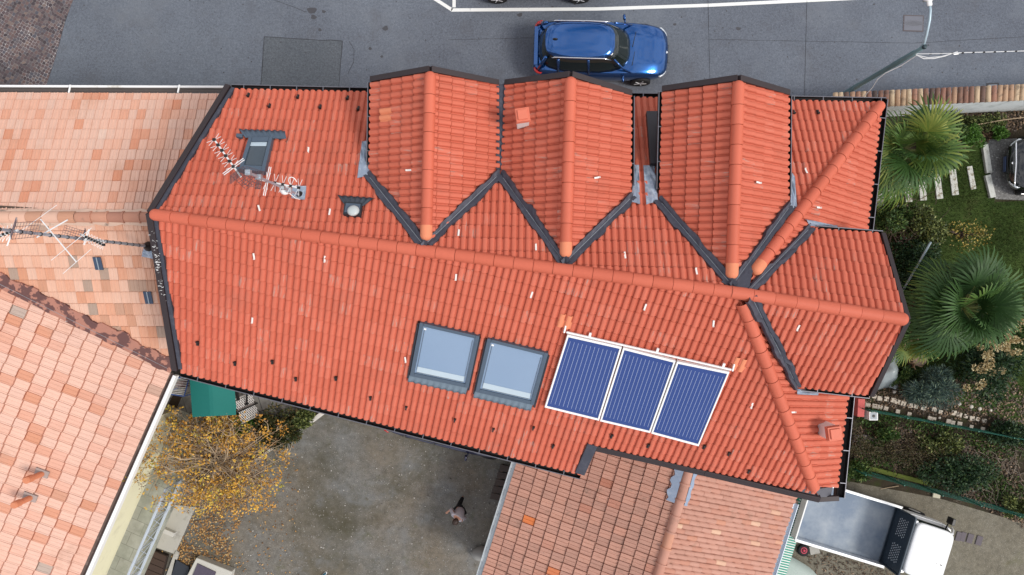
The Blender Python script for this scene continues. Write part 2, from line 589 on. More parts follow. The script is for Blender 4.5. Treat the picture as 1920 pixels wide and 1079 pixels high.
# oil spots of the asphalt as flat stains
STAIN = M('oil_stain', (.050, .050, .058), 0.6, 0, 0.15)
mb = MB()
for i, (x, y, r) in enumerate([(585, 21, .16), (607, 23, .07), (588, 33, .10), (600, 57, .06), (723, 54, .10), (975, 29, .09), (1265, 47, .06), (1384, 55, .08), (1036, 15, .05), (694, 92, .06), (716, 107, .05)]):
    c = G(x, y)
    pts = [(c[0] + math.cos(a) * r * (1 + .25 * math.sin(3 * a + i)), c[1] + math.sin(a) * r * .8 * (1 + .2 * math.cos(2 * a + i))) for a in np.linspace(0, 2 * math.pi, 14, endpoint=False)]
    mb.prism(pts, 0.008, 0.0145)
g = np.random.default_rng(4)
for i in range(150):
    c = G(g.uniform(120, 1900), g.uniform(-5, 175))
    r = g.uniform(.012, .035)
    mb.prism([(c[0] + math.cos(a) * r * g.uniform(.6, 1.2), c[1] + math.sin(a) * r * g.uniform(.6, 1.2)) for a in np.linspace(0, 2 * math.pi, 7, endpoint=False)], 0.008, 0.0145)
struct('oil_stains', mb, STAIN)
# sawn joints of the patch, old seams and fine cracks
mb = MB()


def crack(pts, w):
    q = [G(*p) for p in pts]
    for a, b in zip(q, q[1:]):
        n = max(1, int(np.linalg.norm(b - a) / .35))
        pr = a
        for k in range(1, n + 1):
            c = a + (b - a) * k / n + g.normal(0, w * .35, 3) * (1, 1, 0)
            d = nrm((c - pr)[:2])
            s = np.array([-d[1], d[0]]) * w / 2 * g.uniform(.6, 1.2)
            mb.prism([pr[:2] + s, pr[:2] - s, c[:2] - s, c[:2] + s], 0.008, 0.0165)
            pr = c


crack([(496, 70), (642, 78), (633, 200)], .022)
crack([(496, 70), (486, 200)], .026)
crack([(512, 0), (575, 24)], .012)
crack([(1327, -10), (1331, 150)], .010)
crack([(1513, -10), (1508, 190)], .012)
crack([(1150, -10), (1480, -4)], .012)
crack([(1330, 75), (1710, 82), (1920, 70)], .009)
crack([(655, 78), (664, 95), (663, 118), (652, 140)], .010)
crack([(840, 76), (1000, 72)], .009)
crack([(137, 0), (122, 40), (104, 108), (84, 168)], .045)
struct('road_joints', mb, M('joint_dark', (.035, .036, .042), .9, 0, .2))


# ---------------------------------------------------------------- tiled surfaces
RED_P = (np.array([0, .05, .13, .30, .48, .62, .72, .80, .91]), np.array([-.2, .5, .85, 1.0, .97, .8, .42, -.2, -.06]) * .040)
FLAT_P = (np.array([0, .03, .13, .18, .46, .50, .56, .61, .95, .965, .985]), np.array([.004, .020, .017, .002, .0, .010, .010, .0, .0, -.020, -.020]))


def tiles(name, pl, polys, w, L, prof, mat, parent, stepz=.030, stag=0.0, per=2, jit=.004, lift=0.0, seed=1, ujit=0.0, vst=0.0):
    """rows of tiles over a roof plane, cut to the polygons (3-D points on the plane)"""
    g = np.random.default_rng(seed)
    px, ph = prof
    K = len(px)
    allv, allf, alluv, k0 = [], [], [], 0
    vall = [pl.uv(p) for q in polys for p in q]
    v0 = min(q[1] for q in vall)
    for poly in polys:
        P2 = np.array([pl.uv(p) for p in poly])
        c0 = int(math.floor(P2[:, 0].min() / w)) - 2
        c1 = int(math.ceil(P2[:, 0].max() / w)) + 2
        nr = int(math.ceil((P2[:, 1].max() - v0) / L)) + 1
        r0 = max(0, int((P2[:, 1].min() - v0) / L) - 1)
        cols = np.arange(c0, c1)
        U = (cols[:, None] * w + px[None, :] * w).ravel()
        HU = np.tile(ph, len(cols))
        TC = np.repeat(cols, K)
        VO = vst * L * (((TC * 7) % 5) / 5.0 - .4)
        V, HV, RR, UVv, SH, JT = [], [], [], [], [], []
        lines = []
        for r in range(r0, nr):
            sh = (r % 2) * stag * w + g.normal(0, ujit)
            j = g.normal(0, jit, (c1 - c0) // per + 3)
            jt = j[(TC - c0) // per]
            if r == r0:
                lines.append((r * L + v0, -0.03, r + .02, sh, jt))
            lines.append((r * L + v0, stepz, r + .02, sh, jt))
            lines.append(((r + 1) * L + v0 - .030, 0.0, r + .93, sh, jt * .3))
            lines.append(((r + 1) * L + v0, -.042, r + .98, sh, jt * .3))
        nu = len(U)
        vs, uvs = [], []
        for v, hv, tv, sh, jt in lines:
            hh = HU + hv + jt + lift
            vs.append(pl.o[None, :] + (U + sh)[:, None] * pl.u[None, :] + (v + VO)[:, None] * pl.v[None, :] + hh[:, None] * pl.n[None, :])
            uvs.append(np.stack([(U / w + .001) / per, np.full(nu, tv)], 1))
        vs = np.concatenate(vs)
        uvs = np.concatenate(uvs)
        nl = len(lines)
        i = np.arange(nl - 1)[:, None] * nu + np.arange(nu - 1)[None, :]
        fs = np.stack([i, i + 1, i + 1 + nu, i + nu], -1).reshape(-1, 4)
        # keep only quads near the polygon before cutting
        me = bpy.data.meshes.new('tmp')
        me.vertices.add(len(vs))
        me.vertices.foreach_set('co', vs.astype(np.float32).ravel())
        me.loops.add(fs.size)
        me.loops.foreach_set('vertex_index', fs.ravel().astype(np.int32))
        me.polygons.add(len(fs))
        me.polygons.foreach_set('loop_start', np.arange(0, fs.size, 4, dtype=np.int32))
        l = me.uv_layers.new(name='UVMap')
        l.data.foreach_set('uv', uvs.astype(np.float32)[fs.ravel()].ravel())
        me.update(calc_edges=True)
        bm = bmesh.new()
        bm.from_mesh(me)
        bpy.data.meshes.remove(me)
        cen = sum(poly) / len(poly)
        for a, b in zip(poly, poly[1:] + poly[:1]):
            e = b - a
            if np.linalg.norm(e) < 1e-4:
                continue
            no = nrm(np.cross(e, pl.n))
            if no @ (cen - a) > 0:
                no = -no
            bmesh.ops.bisect_plane(bm, geom=bm.verts[:] + bm.edges[:] + bm.faces[:], plane_co=Vector(a), plane_no=Vector(no), clear_outer=True)
        me2 = bpy.data.meshes.new('tmp2')
        bm.to_mesh(me2)
        bm.free()
        n = len(me2.vertices)
        co = np.empty(n * 3, np.float32)
        me2.vertices.foreach_get('co', co)
        allv.append(co.reshape(-1, 3))
        ul = me2.uv_layers[0].data
        for p in me2.polygons:
            allf.append(tuple(x + k0 for x in p.vertices))
        uvb = np.empty(len(ul) * 2, np.float32)
        ul.foreach_get('uv', uvb)
        alluv.append(uvb)
        k0 += n
        bpy.data.meshes.remove(me2)
    return np.concatenate(allv), allf, np.concatenate(alluv)


def join_tiles(name, sets, mat, parent):
    me = bpy.data.meshes.new(name)
    V, Fc, UVs, k = [], [], [], 0
    for v, f, uv in sets:
        V.append(v)
        Fc += [tuple(i + k for i in q) for q in f]
        UVs.append(uv)
        k += len(v)
    me.from_pydata(np.concatenate(V).tolist(), [], Fc)
    l = me.uv_layers.new(name='UVMap')
    l.data.foreach_set('uv', np.concatenate(UVs))
    return link(name, me, mat, parent)


def caps(name, p0, p1, r, seg, mat, parent, dome0=False, dome1=False, collar=0.02, seed=0, a0=-20, up=0.0):
    """a run of half-round ridge tiles, each lapping the next"""
    p0, p1 = np.asarray(p0, float), np.asarray(p1, float)
    L = np.linalg.norm(p1 - p0)
    d = (p1 - p0) / L
    s = nrm(np.cross(d, (0, 0, 1.0)))
    u = np.cross(s, d)
    n = max(1, round(L / seg))
    ang = np.radians(np.linspace(a0, 180 - a0, 15))
    g = np.random.default_rng(seed + 5)
    v, f, uv = [], [], []
    m = len(ang)

    def strip(rings, tid, off=0.0):
        k = len(v)
        for t, rr in rings:
            for a in ang:
                v.append(p0 + d * t + (s * math.cos(a) * rr + u * (math.sin(a) * rr + off + up)))
                uv.append((tid + .5, .5 + .1 * math.cos(a)))
        for q in range(len(rings) - 1):
            f.extend((k + q * m + i, k + q * m + i + 1, k + q * m + m + i + 1, k + q * m + m + i) for i in range(m - 1))

    dq = (0, 12, 25, 40, 55, 70, 82, 89)
    if dome0:
        strip([(-math.sin(R(q)) * r * .9, r * math.cos(R(q))) for q in reversed(dq)], 0)
    for i in range(n):
        t0, t1 = L * i / n, L * (i + 1) / n
        o = g.normal(0, .002)
        if collar > .01:
            strip([(t0, r * .93), (t1 - .05, r * .97)], i, o)
            strip([(t1 - .05, r * .97), (t1 - .05, r + collar)], i, o)
            strip([(t1 - .05, r + collar), (t1 - .002, r + collar)], i, o)
            strip([(t1 - .002, r + collar), (t1 - .002, r * .9)], i, o)
        else:
            e = .010 if i < n - 1 else 0
            strip([(t0, r), (t1 - e, r + collar)], i, o)
            if e:
                strip([(t1 - e, r + collar), (t1 - e, r - .03)], i, o)
                strip([(t1 - e, r - .03), (t1, r - .03)], i, o)
                strip([(t1, r - .03), (t1, r)], i, o)
    if dome1:
        strip([(L + math.sin(R(q)) * r * .95, (r + min(collar, .01)) * math.cos(R(q))) for q in dq], n - 1)
    return mesh_np(name, np.array(v), np.array(f), mat, parent, uv=np.array(uv), smooth=True)


def valley(name, A, B, p0, p1, wa, wb, mat, parent, h=.088, seed=0, ends=(0.0, 0.0)):
    """sheet-metal valley: two wings lying on planes A and B, with ragged edges along the cut tiles"""
    g = np.random.default_rng(seed + 11)
    d = nrm(p1 - p0)
    p0 = p0 - d * ends[0]
    p1 = p1 + d * ends[1]
    L = np.linalg.norm(p1 - p0)

    def wing(Q):
        q = np.cross(Q.n, d)
        if q[2] < 0:
            q = -q
        return nrm(q)

    a, b = wing(A), wing(B)
    n = max(4, int(L / .09))
    rows = []
    na = nb = 1.0
    for i in range(n + 1):
        t = i / n
        if i % 3 == 0:
            na, nb = g.uniform(.80, 1.15) + .22 * (g.random() < .15), g.uniform(.80, 1.15) + .22 * (g.random() < .15)
        c = p0 + (p1 - p0) * t
        ea = c + a * wa * na + A.n * h
        eb = c + b * wb * nb + B.n * h
        zc = c + np.array([0, 0, h * 1.05])
        rows.append([ea - A.n * .07, ea, ea - a * wa * .45 + A.n * g.normal(0, .004), zc, eb - b * wb * .45 + B.n * g.normal(0, .004), eb, eb - B.n * .07])
    mb = MB()
    mb.sheet(rows)
    o = mb.build(name, mat, parent)
    mb = MB()
    mb.tube([q[3] + (0, 0, .004) for q in rows[1:-1]], .0045, 4)
    mb.build('valley_seam', SEAM, parent if parent.parent else o)
    return o


SEAM = M('pale_seam', (.30, .33, .36), .6, .1, .2, 9)


def strip_px(mb, pl, pts, w, h0, h1):
    """a raised strip of width w along a line of 3-D points on a plane"""
    for a, b in zip(pts, pts[1:]):
        d = nrm(b - a)
        s = np.cross(pl.n, d) * w / 2
        mb.slab(pl, [a - s, a + s, b + s, b - s], h0, h1)


def gutter(p0, p1, outside, parent, w=.125, depth=.12, every=.62, first=.3, name='gutter', flat_parts=False, dz=0.0):
    """box gutter under a tile edge running p0-p1; outside is a point on its outer side"""
    p0, p1 = np.asarray(p0, float) + (0, 0, dz), np.asarray(p1, float) + (0, 0, dz)
    d = nrm(p1 - p0)
    o = np.cross(d, (0, 0, 1.0))
    o = nrm(o)
    if o @ (np.asarray(outside, float) - p0) < 0:
        o = -o
    z = np.array([0, 0, 1.0])
    prof = [(-.05, -.015), (-.05, -depth), (-.03, -depth - .02), (w - .025, -depth - .02), (w, -depth), (w, -.01), (w + .014, -.01), (w + .014, -depth - .005), (w - .02, -depth - .035), (-.065, -depth - .035), (-.065, -.015)]
    mb = MB()
    mb.sheet([[p + o * a + z * b for a, b in prof] for p in (p0, p1)])
    for p in (p0, p1):
        mb.add([p + o * a + z * b for a, b in ((-.06, -.02), (w + .01, -.02), (w + .01, -depth - .03), (-.06, -depth - .03))], [(0, 1, 2, 3)])
    g = mb.build(name, BROWNDK, parent)
    holder = parent if flat_parts else g
    mb = MB()
    mb.tube([p0 + o * (w + .008) + z * 0.0, p1 + o * (w + .008) + z * 0.0], .012, 6)
    mb.build('gutter_rim', RIM, holder)
    L = np.linalg.norm(p1 - p0)
    k = first
    while k < L - .1:
        c = p0 + d * k
        mb = MB()
        mb.box(c + o * (w / 2) + z * .004, (w + .02, .018, .006), ax=(o, d, z))
        mb.build('gutter_bracket', RIM, holder)
        k += every
    return g
# ---------------------------------------------------------------- the red-roofed house
NE0, NW0 = G(1652, 195, 8.0), G(437, 170, 8.0)
PN = Pl.slope(NW0, NE0, .53)
SW0, SM0 = G(340, 697, 7.8), G(1090, 889, 7.8)
PS = Pl.slope(SW0, SM0, .53)
RL = meet_px(PS, PN, px=291)
J0 = meet_px(PS, PN, px=1384)
SEh = PS.at(1522, 905)
PE = Pl(NE0, J0, SEh)
J = meet3(PN, PS, PE)
SEc = PS.at(1533, 927)
NOT = PS.at(1116, 835)
RM = meet_px(PS, PN, px=1190)
ESc = PE.at(1567, 914)
ZG = 10.45
GR0, GR1 = G(1392, 557, J[2] + .02), G(1696, 600, J[2] + .02)
PGN = Pl(GR0, GR1, G(1648, 438, 9.16))
PGS = Pl(GR0, GR1, G(1630, 741, 9.12))

house = thing('house', 'large detached house under a bright red tiled roof with three gabled dormers', 'house', (0, 0, 0))
HB = 'house'
TW, TL = .149, .305


def wall_prism(pts, z0, z1, parent, mat, name='wall'):
    mb = MB()
    mb.prism(pts, z0, z1)
    return mb.build(name, mat, parent)


def inset(p, c, k):
    d = nrm(np.asarray(c)[:2] - np.asarray(p)[:2])
    return np.asarray(p)[:2] + d * k


cen = np.array([0.5, 0.9])
foot = [G(430, 170, 8), G(1652, 195, 8), G(1582, 920, 8.2), G(1533, 932, 8.2), G(1116, 835, 8.2), G(1090, 889, 7.8), G(340, 697, 7.8), G(292, 402, 9.5)]
wall_prism([inset(p, cen, .62) for p in foot], 0, 7.55, house, PLASTER)

sets = [tiles('n', PN, [[NW0 + (PN.at(437, 170) - PN.at(437, 170)), NE0, J, RL]], TW, TL, RED_P, RED, house, seed=1),
        tiles('s', PS, [[RL, RM, NOT, SM0, SW0], [RM, J, SEc, NOT]], TW, TL, RED_P, RED, house, seed=2),
        tiles('e', PE, [[NE0, ESc, PE.at(1527, 912), J]], TW, TL, RED_P, RED, house, seed=3)]
roof = join_tiles('roof', sets, RED, house)
mb = MB()
mb.slab(PN, [NW0, NE0, J, RL], -.16, -.035)
mb.slab(PS, [RL, RM, NOT, SM0, SW0], -.16, -.035)
mb.slab(PS, [RM, J, SEc, NOT], -.16, -.035)
mb.slab(PE, [NE0, ESc, PE.at(1527, 912), J], -.16, -.035)
mb.build('roof_boarding', WOOD, house)

caps('ridge_cap', RL + (.0, 0, .01), J - nrm(J - RL) * .1, .125, .405, REDCAP, house, dome0=True, collar=.008, seed=1)
hipN0 = J + (NE0 - J) * .10
caps('hip_cap', NE0 + (J - NE0) * .018, J + (NE0 - J) * .125, .125, .40, REDCAP, house, dome0=True, collar=.008, seed=2, up=.02)
caps('hip_end_cap', J + (NE0 - J) * .135, J + (NE0 - J) * .105, .130, .30, ORANGE, house, dome1=True, collar=.0, seed=2, up=.03)
SEe = meet_px(PS, PE, py=915)
caps('hip_cap', SEe, J + (SEe - J) * .04, .125, .40, REDCAP, house, dome1=False, collar=.008, seed=3, up=.02)
mb = MB()
mb.lathe(PS.at(1369, 562, .04), [(.11, 0), (.10, .05), (.06, .09), (.01, .10)], 12)

# gutters of the main eaves
far = lambda a, b, k: (np.asarray(a) + np.asarray(b)) / 2 + np.array(k)
gutter(NW0 + (-.05, 0, 0), G(692, 176, 8.0), (0, 30, 8), house)
gutter(G(1186, 186, 8.0), G(1237, 187, 8.0), (0, 30, 8), house, every=.4, first=.25)
gutter(G(1481, 191.5, 8.0), NE0 + (.12, 0, 0), (0, 30, 8), house, first=.1, every=.68)
gutter(NE0 + (.0, .12, 0), PE.at(1624, 437), (40, 0, 8), house, first=.45, every=.78, w=.15)
gutter(PE.at(1592, 741), PE.at(1573, 934) * (1, 1, 1), (40, 0, 8), house, first=.55, every=.78)
gutter(SW0 + (-.0, 0, 0), SM0, (0, -40, 8), house, first=.42, every=.69)

# flat dark coping of the stepped eave and its lead corner
mb = MB()
strip_px(mb, PS, [PS.at(1114, 838, .0), PS.at(1320, 885), PS.at(1536, 935)], .15, -.10, .075)
mb.box(PE.at(1551, 934) + (0, -.02, .0), (.52, .12, .10), rz=R(3))
mb.build('eave_flashing', BROWN, house, bevel=.01)
mb = MB()
strip_px(mb, PS, [PS.at(1087, 886), PS.at(1111, 832)], .24, -.06, .085)
mb.build('eave_flashing', FLASH, house, bevel=.015)
mb = MB()
mb.slab(PE, [PE.at(1527, 918), PE.at(1560, 913), PE.at(1556, 932), PE.at(1534, 933)], -.05, .02)
mb.slab(PS, [PS.at(1503, 908), PS.at(1519, 917), PS.at(1533, 933), PS.at(1498, 923)], -.05, .02)
mb.build('lead_corner', M('grey_sheet_corner', (.12, .12, .14), .4, .4, .2), house)

# left verge over the party wall: brown coping with a grey soaker beside it
mb = MB()
strip_px(mb, PN, [PN.at(430, 165), PN.at(284, 403)], .13, -.15, .11)
strip_px(mb, PS, [PS.at(284, 399), PS.at(331, 692)], .14, -.15, .11)
mb.build('verge_flashing', BROWN, house, bevel=.01)
mb = MB()
strip_px(mb, PN, [PN.at(439, 169), PN.at(295, 399)], .09, -.05, .075)
strip_px(mb, PS, [PS.at(294, 405), PS.at(341, 690)], .09, -.05, .075)
mb.build('verge_soaker', FLASH, house)
# bird droppings on the coping by the mast
mb = MB()
for i in range(80):
    t = np.clip(rng.normal(.32, .12), .10, .8)
    a = PS.at(287 + 46 * t + rng.normal(0, 3.2), 402 + 290 * t)
    s = .003 + .016 * rng.random() ** 3
    q = rng.normal(.3, .5)
    e = (PS.u * math.cos(q) + PS.v * math.sin(q)) * s * 2
    f2 = (PS.u * -math.sin(q) + PS.v * math.cos(q)) * s * .35
    mb.slab(PS, [a - e - f2, a + e - f2, a + e + f2, a - e + f2], .108, .114)
mb.build('bird_droppings', WHITE, house)

# ------------------------------------------------ dormers
DORM = []


def dormer(rf, rb, wf, wb, ef, eb, group_lbl, gut_w=True, gut_e=True, seed=0):
    """rf/rb ridge front and back pixels; wf/wb, ef/eb the two eaves"""
    zr = PN.at(*rb)[2] + .03
    ze = (PN.at(*wb)[2] + PN.at(*eb)[2]) / 2
    zw, zq = PN.at(*wb)[2], PN.at(*eb)[2]
    r0, r1 = G(*rf, zr), G(*rb, zr)
    W0, W1 = G(*wf, zw), G(*wb, zw)
    E0, E1 = G(*ef, zq), G(*eb, zq)
    PW, PQ = Pl(r0, r1, W0), Pl(r0, r1, E0)
    W1, E1 = meet_px(PW, PN, py=wb[1]), meet_px(PQ, PN, py=eb[1])
    W1[0], E1[0] = W1[0], E1[0]
    # dormer body: cheeks and gable wall
    k = .17
    back = r1[1]
    xw, xe = W0[0] + k, E0[0] - k
    yf = W0[1] - .30
    mb = MB()
    zwt, zet = PW.z(xw, yf) - .16, PQ.z(xe, yf) - .16
    zrt = zr - .16
    xr = r0[0]
    v = [(xw, yf, 6.5), (xe, yf, 6.5), (xe, yf, zet), (xr, yf, zrt), (xw, yf, zwt)]
    v += [(x, back, z) for x, y, z in v]
    mb.add(v, [(4, 3, 2, 1, 0), (5, 6, 7, 8, 9), (1, 2, 7, 6), (4, 0, 5, 9), (2, 3, 8, 7), (3, 4, 9, 8)])
    d = mb.build('dormer', PLASTER, house)
    WO[d.name] = np.zeros(3)
    W1x = PN.at(*wb)
    E1x = PN.at(*eb)
    s = [tiles('w', PW, [[W0, r0, r1, PW.at(*wb)]], TW, TL, RED_P, RED, d, seed=seed + 20),
         tiles('q', PQ, [[E0, r0, r1, PQ.at(*eb)]], TW, TL, RED_P, RED, d, seed=seed + 30)]
    join_tiles('dormer_roof', s, RED, d)
    mb = MB()
    mb.slab(PW, [W0, r0, r1, PW.at(*wb)], -.14, -.035)
    mb.slab(PQ, [E0, r0, r1, PQ.at(*eb)], -.14, -.035)
    mb.build('dormer_boarding', WOOD, d)
    e = nrm(r1 - r0)
    caps('ridge_cap', r0 + e * .10, r1 - e * .36, .118, .405, REDCAP, d, dome0=True, collar=.007, seed=seed + 4, up=.02)
    caps('ridge_end_cap', r1 - e * .40, r1 - e * .20, .126, .3, ORANGE, d, dome1=True, collar=.0, seed=seed + 4, up=.025)
    mb = MB()
    off = np.array([0, .055, 0])
    strip_px(mb, PW, [W0 + off, r0 + off], .12, -.16, .07)
    strip_px(mb, PQ, [E0 + off, r0 + off], .12, -.16, .07)
    mb.build('verge_flashing', BROWN, d, bevel=.008)
    if gut_w:
        gutter(W0, PW.at(*wb) - e * .25, (-40, W0[1], 9), d, w=.075, depth=.1, first=.75, every=.75, flat_parts=True)
    if gut_e:
        gutter(E0, PQ.at(*eb) - e * .25, (40, E0[1], 9), d, w=.075, depth=.1, first=.7, every=.75, flat_parts=True)
    return PW, PQ, r0, r1


D1 = dormer((807, 136), (799, 460), (697, 155), (694, 331), (933, 161), (934, 329), '', gut_e=False, seed=1)
D2 = dormer((1070, 146), (1060, 492), (949, 161), (942, 331), (1182, 181), (1181, 371), '', gut_w=False, seed=2)
D3 = dormer((1384, 153), (1371, 532), (1243, 173), (1238, 378), (1477, 180), (1475, 388), '', seed=3)

# valleys round the dormers and the lead at their feet
for n, (D, wb, eb) in enumerate(((D1, (692, 331), (936, 329)), (D2, (940, 331), (1184, 371)), (D3, (1235, 378), (1478, 388)))):
    PW, PQ, r0, r1 = D
    ap = PN.at(*[(796, 462), (1058, 494), (1370, 536)][n])
    for Q, f, sd_ in ((PW, wb, 1), (PQ, eb, 2)):
        valley('valley_flashing', Q, PN, PN.at(*f), ap, .15 if sd_ == 1 else .12, .13, FLASH, house, seed=n * 3 + sd_, ends=(.02, .08))
# shared gutter between the first two dormers
mb = MB()
a, b = G(939.5, 158, 9.1), G(938, 330, 9.1)
d = nrm(b - a)
s = np.cross(d, (0, 0, 1.0))
rows = []
for i in range(25):
    c = a + (b - a) * i / 24
    wv = .085 + .012 * math.sin(i * 2.1)
    rows.append([c + s * -wv + (0, 0, .03), c + s * -.04 + (0, 0, -.01), c + s * .04 + (0, 0, -.01), c + s * wv + (0, 0, .03)])
mb.sheet(rows)
mb.build('valley_flashing', FLASH, house)


def lead_sheet(pl, pts, mat=LEAD, h=.075, wob=.012, n=6):
    """soft lead dressed over the tiles: a quad with a wavy surface"""
    a, b, c, d = [pl.at(*p) for p in pts]
    rows = []
    for i in range(n + 1):
        t = i / n
        l, r = a + (d - a) * t, b + (c - b) * t
        rows.append([l + (r - l) * q + pl.n * (h + rng.normal(0, wob)) for q in (0, .25, .5, .75, 1)])
    mb = MB()
    mb.sheet(rows)
    return mb.build('lead_flashing', mat, house, solid=.006)


lead_sheet(PN, [(680, 270), (690, 270), (695, 333), (671, 338)])
lead_sheet(PN, [(1186, 314), (1197, 314), (1199, 387), (1184, 384)])
lead_sheet(PN, [(1205, 315), (1226, 314), (1232, 380), (1211, 388)])
lead_sheet(PN, [(1481, 328), (1488, 335), (1492, 392), (1479, 398)])
lead_sheet(PE, [(1505, 412), (1565, 424), (1564, 432), (1512, 424)])
lead_sheet(PE, [(1489, 729), (1530, 731), (1529, 741), (1489, 739)])
# bracing box on the cheek of the third dormer
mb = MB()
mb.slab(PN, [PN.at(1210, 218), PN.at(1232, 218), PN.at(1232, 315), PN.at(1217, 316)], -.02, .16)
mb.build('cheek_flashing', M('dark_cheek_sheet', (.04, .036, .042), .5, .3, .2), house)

# ------------------------------------------------ east gable
mb = MB()
xs = G(1625, 600, 9.2)[0] - .35
k0 = [inset(p, GR0, .35) for p in (G(1528, 431, 9.16), G(1648, 439, 9.16), G(1630, 740, 9.12), G(1490, 724, 9.12))]
mb.prism(k0, 5.5, 8.98)
gab = mb.build('gable', PLASTER, house)
WO[gab.name] = np.zeros(3)
gn = [GR0, GR1, PGN.at(1648, 440), PGN.at(1528, 431)]
gs = [GR0, GR1, PGS.at(1627, 740), PGS.at(1489, 723)]
join_tiles('gable_roof', [tiles('gn', PGN, [gn], TW, TL, RED_P, RED, gab, seed=51), tiles('gs', PGS, [gs], TW, TL, RED_P, RED, gab, seed=52)], RED, gab)
mb = MB()
mb.slab(PGN, gn, -.14, -.035)
mb.slab(PGS, gs, -.14, -.035)
mb.build('gable_boarding', WOOD, gab)
gd = nrm(GR1 - GR0)
caps('ridge_cap', J - gd * .15, GR1 - gd * .06, .125, .405, REDCAP, gab, dome1=True, collar=.008, seed=9, up=.015)
mb = MB()
o = gd * .05
strip_px(mb, PGN, [PGN.at(1650, 439) + o, GR1 + o], .10, -.15, .06)
strip_px(mb, PGS, [PGS.at(1629, 741) + o, GR1 + o], .10, -.15, .06)
mb.build('verge_flashing', BROWN, gab, bevel=.008)
gutter(PGN.at(1530, 430), PGN.at(1655, 440), (5, 40, 9), gab, w=.06, depth=.09, first=.5, every=.75, flat_parts=True)
gutter(PGS.at(1490, 726), PGS.at(1631, 742), (5, -40, 9), gab, w=.06, depth=.09, first=.5, every=.75, flat_parts=True)
valley('valley_flashing', PGN, PE, meet_px(PGN, PE, py=428), J + gd * .12, .14, .10, FLASH, house, seed=41)
valley('valley_flashing', PGS, PE, meet_px(PGS, PE, py=722), J + gd * .2, .155, .16, FLASH, house, h=.125, seed=42)
# sheet under the meeting of the ridges
mb = MB()
mb.slab(PN, [PN.at(1350, 533), PN.at(1385, 500), PN.at(1412, 500), PN.at(1402, 545), PN.at(1365, 541)], .0, .085)
mb.build('saddle_flashing', FLASH, house)

# ------------------------------------------------ small fittings of the roof
hooksS = [(371, 644), (441, 682), (511, 679), (555, 711), (630, 710), (695, 747), (762, 765), (853, 788), (925, 806), (1000, 803), (1037, 837), (1147, 818), (1215, 836), (1320, 838), (1366, 851), (1403, 884)]
hooksN = [(506, 200), (466, 180), (559, 183), (601, 202), (652, 185), (672, 205), (1488, 212), (1533, 212)]


def hook(pl, p):
    c = pl.at(*p, .045)
    mb = MB()
    mb.box(c - pl.v * .01, (.05, .13, .02), ax=(pl.u, pl.v, pl.n))
    mb.box(c + pl.v * .045 + pl.n * .035, (.06, .03, .06), ax=(pl.u, pl.v, pl.n))
    mb.box(c + pl.n * .03, (.03, .10, .04), ax=(pl.u, pl.v, pl.n))
    mb.build('snow_guard', BLACK, roof, bevel=.006)


for p in hooksS:
    hook(PS, p)
for p in hooksN:
    hook(PN, p)
CLIP = M('white_clip', (.74, .70, .66), .5, 0, .08)
clips = [(PS, [(476, 481), (609, 486), (855, 520), (997, 553), (1210, 576), (1338, 607), (473, 601), (760, 675), (1410, 761)]),
         (PN, [(578, 283), (486, 392), (618, 399), (860, 438), (1005, 465), (1172, 480), (1306, 510), (1512, 322)]),
         (PE, [(1487, 774), (1535, 390)]), (D1[0], [(767, 320)]), (D2[1], [(1119, 334)]), (D3[1], [(1422, 343)]), (PGS, [(1497, 615)])]
for pl, ps in clips:
    for p in ps:
        c = pl.at(*p, .06)
        q = rng.normal(0, .2)
        a1 = pl.v * math.cos(q) + pl.u * math.sin(q)
        a2 = np.cross(a1, pl.n)
        mb = MB()
        mb.box(c, (.036, .13, .01), ax=(a2, a1, pl.n))
        mb.box(c - a1 * .07 + pl.n * .012, (.036, .012, .03), ax=(a2, a1, pl.n))
        mb.build('tile_clip', CLIP, roof)
# newer orange tiles let into the red
for pl, p in ((PS, (1060, 603)), (PS, (1387, 684)), (D1[0], (724, 216))):
    c = pl.at(*p, .05)
    rows = []
    for j, hh in ((-.16, .022), (.15, .004)):
        rows.append([c + pl.u * (x - .15) + pl.v * j + pl.n * (np.interp((x / .15) % 1, RED_P[0], RED_P[1]) - .02 + hh) for x in np.linspace(0, .299, 20)])
    rows.insert(0, [q - pl.n * .03 for q in rows[0]])
    mb = MB()
    mb.sheet(rows)
    mb.build('orange_vent_tile', ORANGE, roof)


def chimney(pl, p, hgt=.55, s=.20):
    c = pl.at(*p)
    mb = MB()
    mb.box(c + (0, 0, hgt * .35), (s * 1.0, s * 1.0, hgt * .9), rz=R(8))
    ch = mb.build('vent_stack', WHITE, house, bevel=.006)
    mb = MB()
    t = c + np.array([0, 0, hgt * .8])
    for z, k in ((0, 1.12), (.05, 1.2), (.11, 1.12)):
        mb.box(t + (0, 0, z + .02), (s * k, s * k, .045), rz=R(8))
    mb.box(t + (0, 0, .165), (s * .8, s * .8, .04), rz=R(8))
    mb.build('vent_cap', M('red_vent_cap', (.58, .15, .09), .6, 0, .06), ch, bevel=.006)


chimney(D2[0], (979, 230), .62, .25)
chimney(PE, (1541, 803), .62, .27)
# ---------------------------------------------------------------- pale-roofed house to the left
ZA, ZB = 5.6, 7.0
A0, A1 = G(-700, 171, ZA), G(440, 178, ZA)
RA0, RA1 = G(-700, 408, ZB), G(296, 408, ZB)
QN = Pl(RA0, RA1, A0)
sl_ = .40
QS = Pl(RA0, RA1, RA0 + np.array([0, -1.0, -sl_]))
V1 = QS.at(322, 694)
V0 = QS.at(0, 532)
# the lower house: eave line and a plane through the valley head
ZC = V1[2] - .02
C0, C1 = G(317, 697, ZC), G(90, 1214.6, ZC)
QW = Pl(C0, C1, V0)
vd = nrm(V0 - V1)
VB = V1 + vd * (np.linalg.norm(V0 - V1) * 1.9)

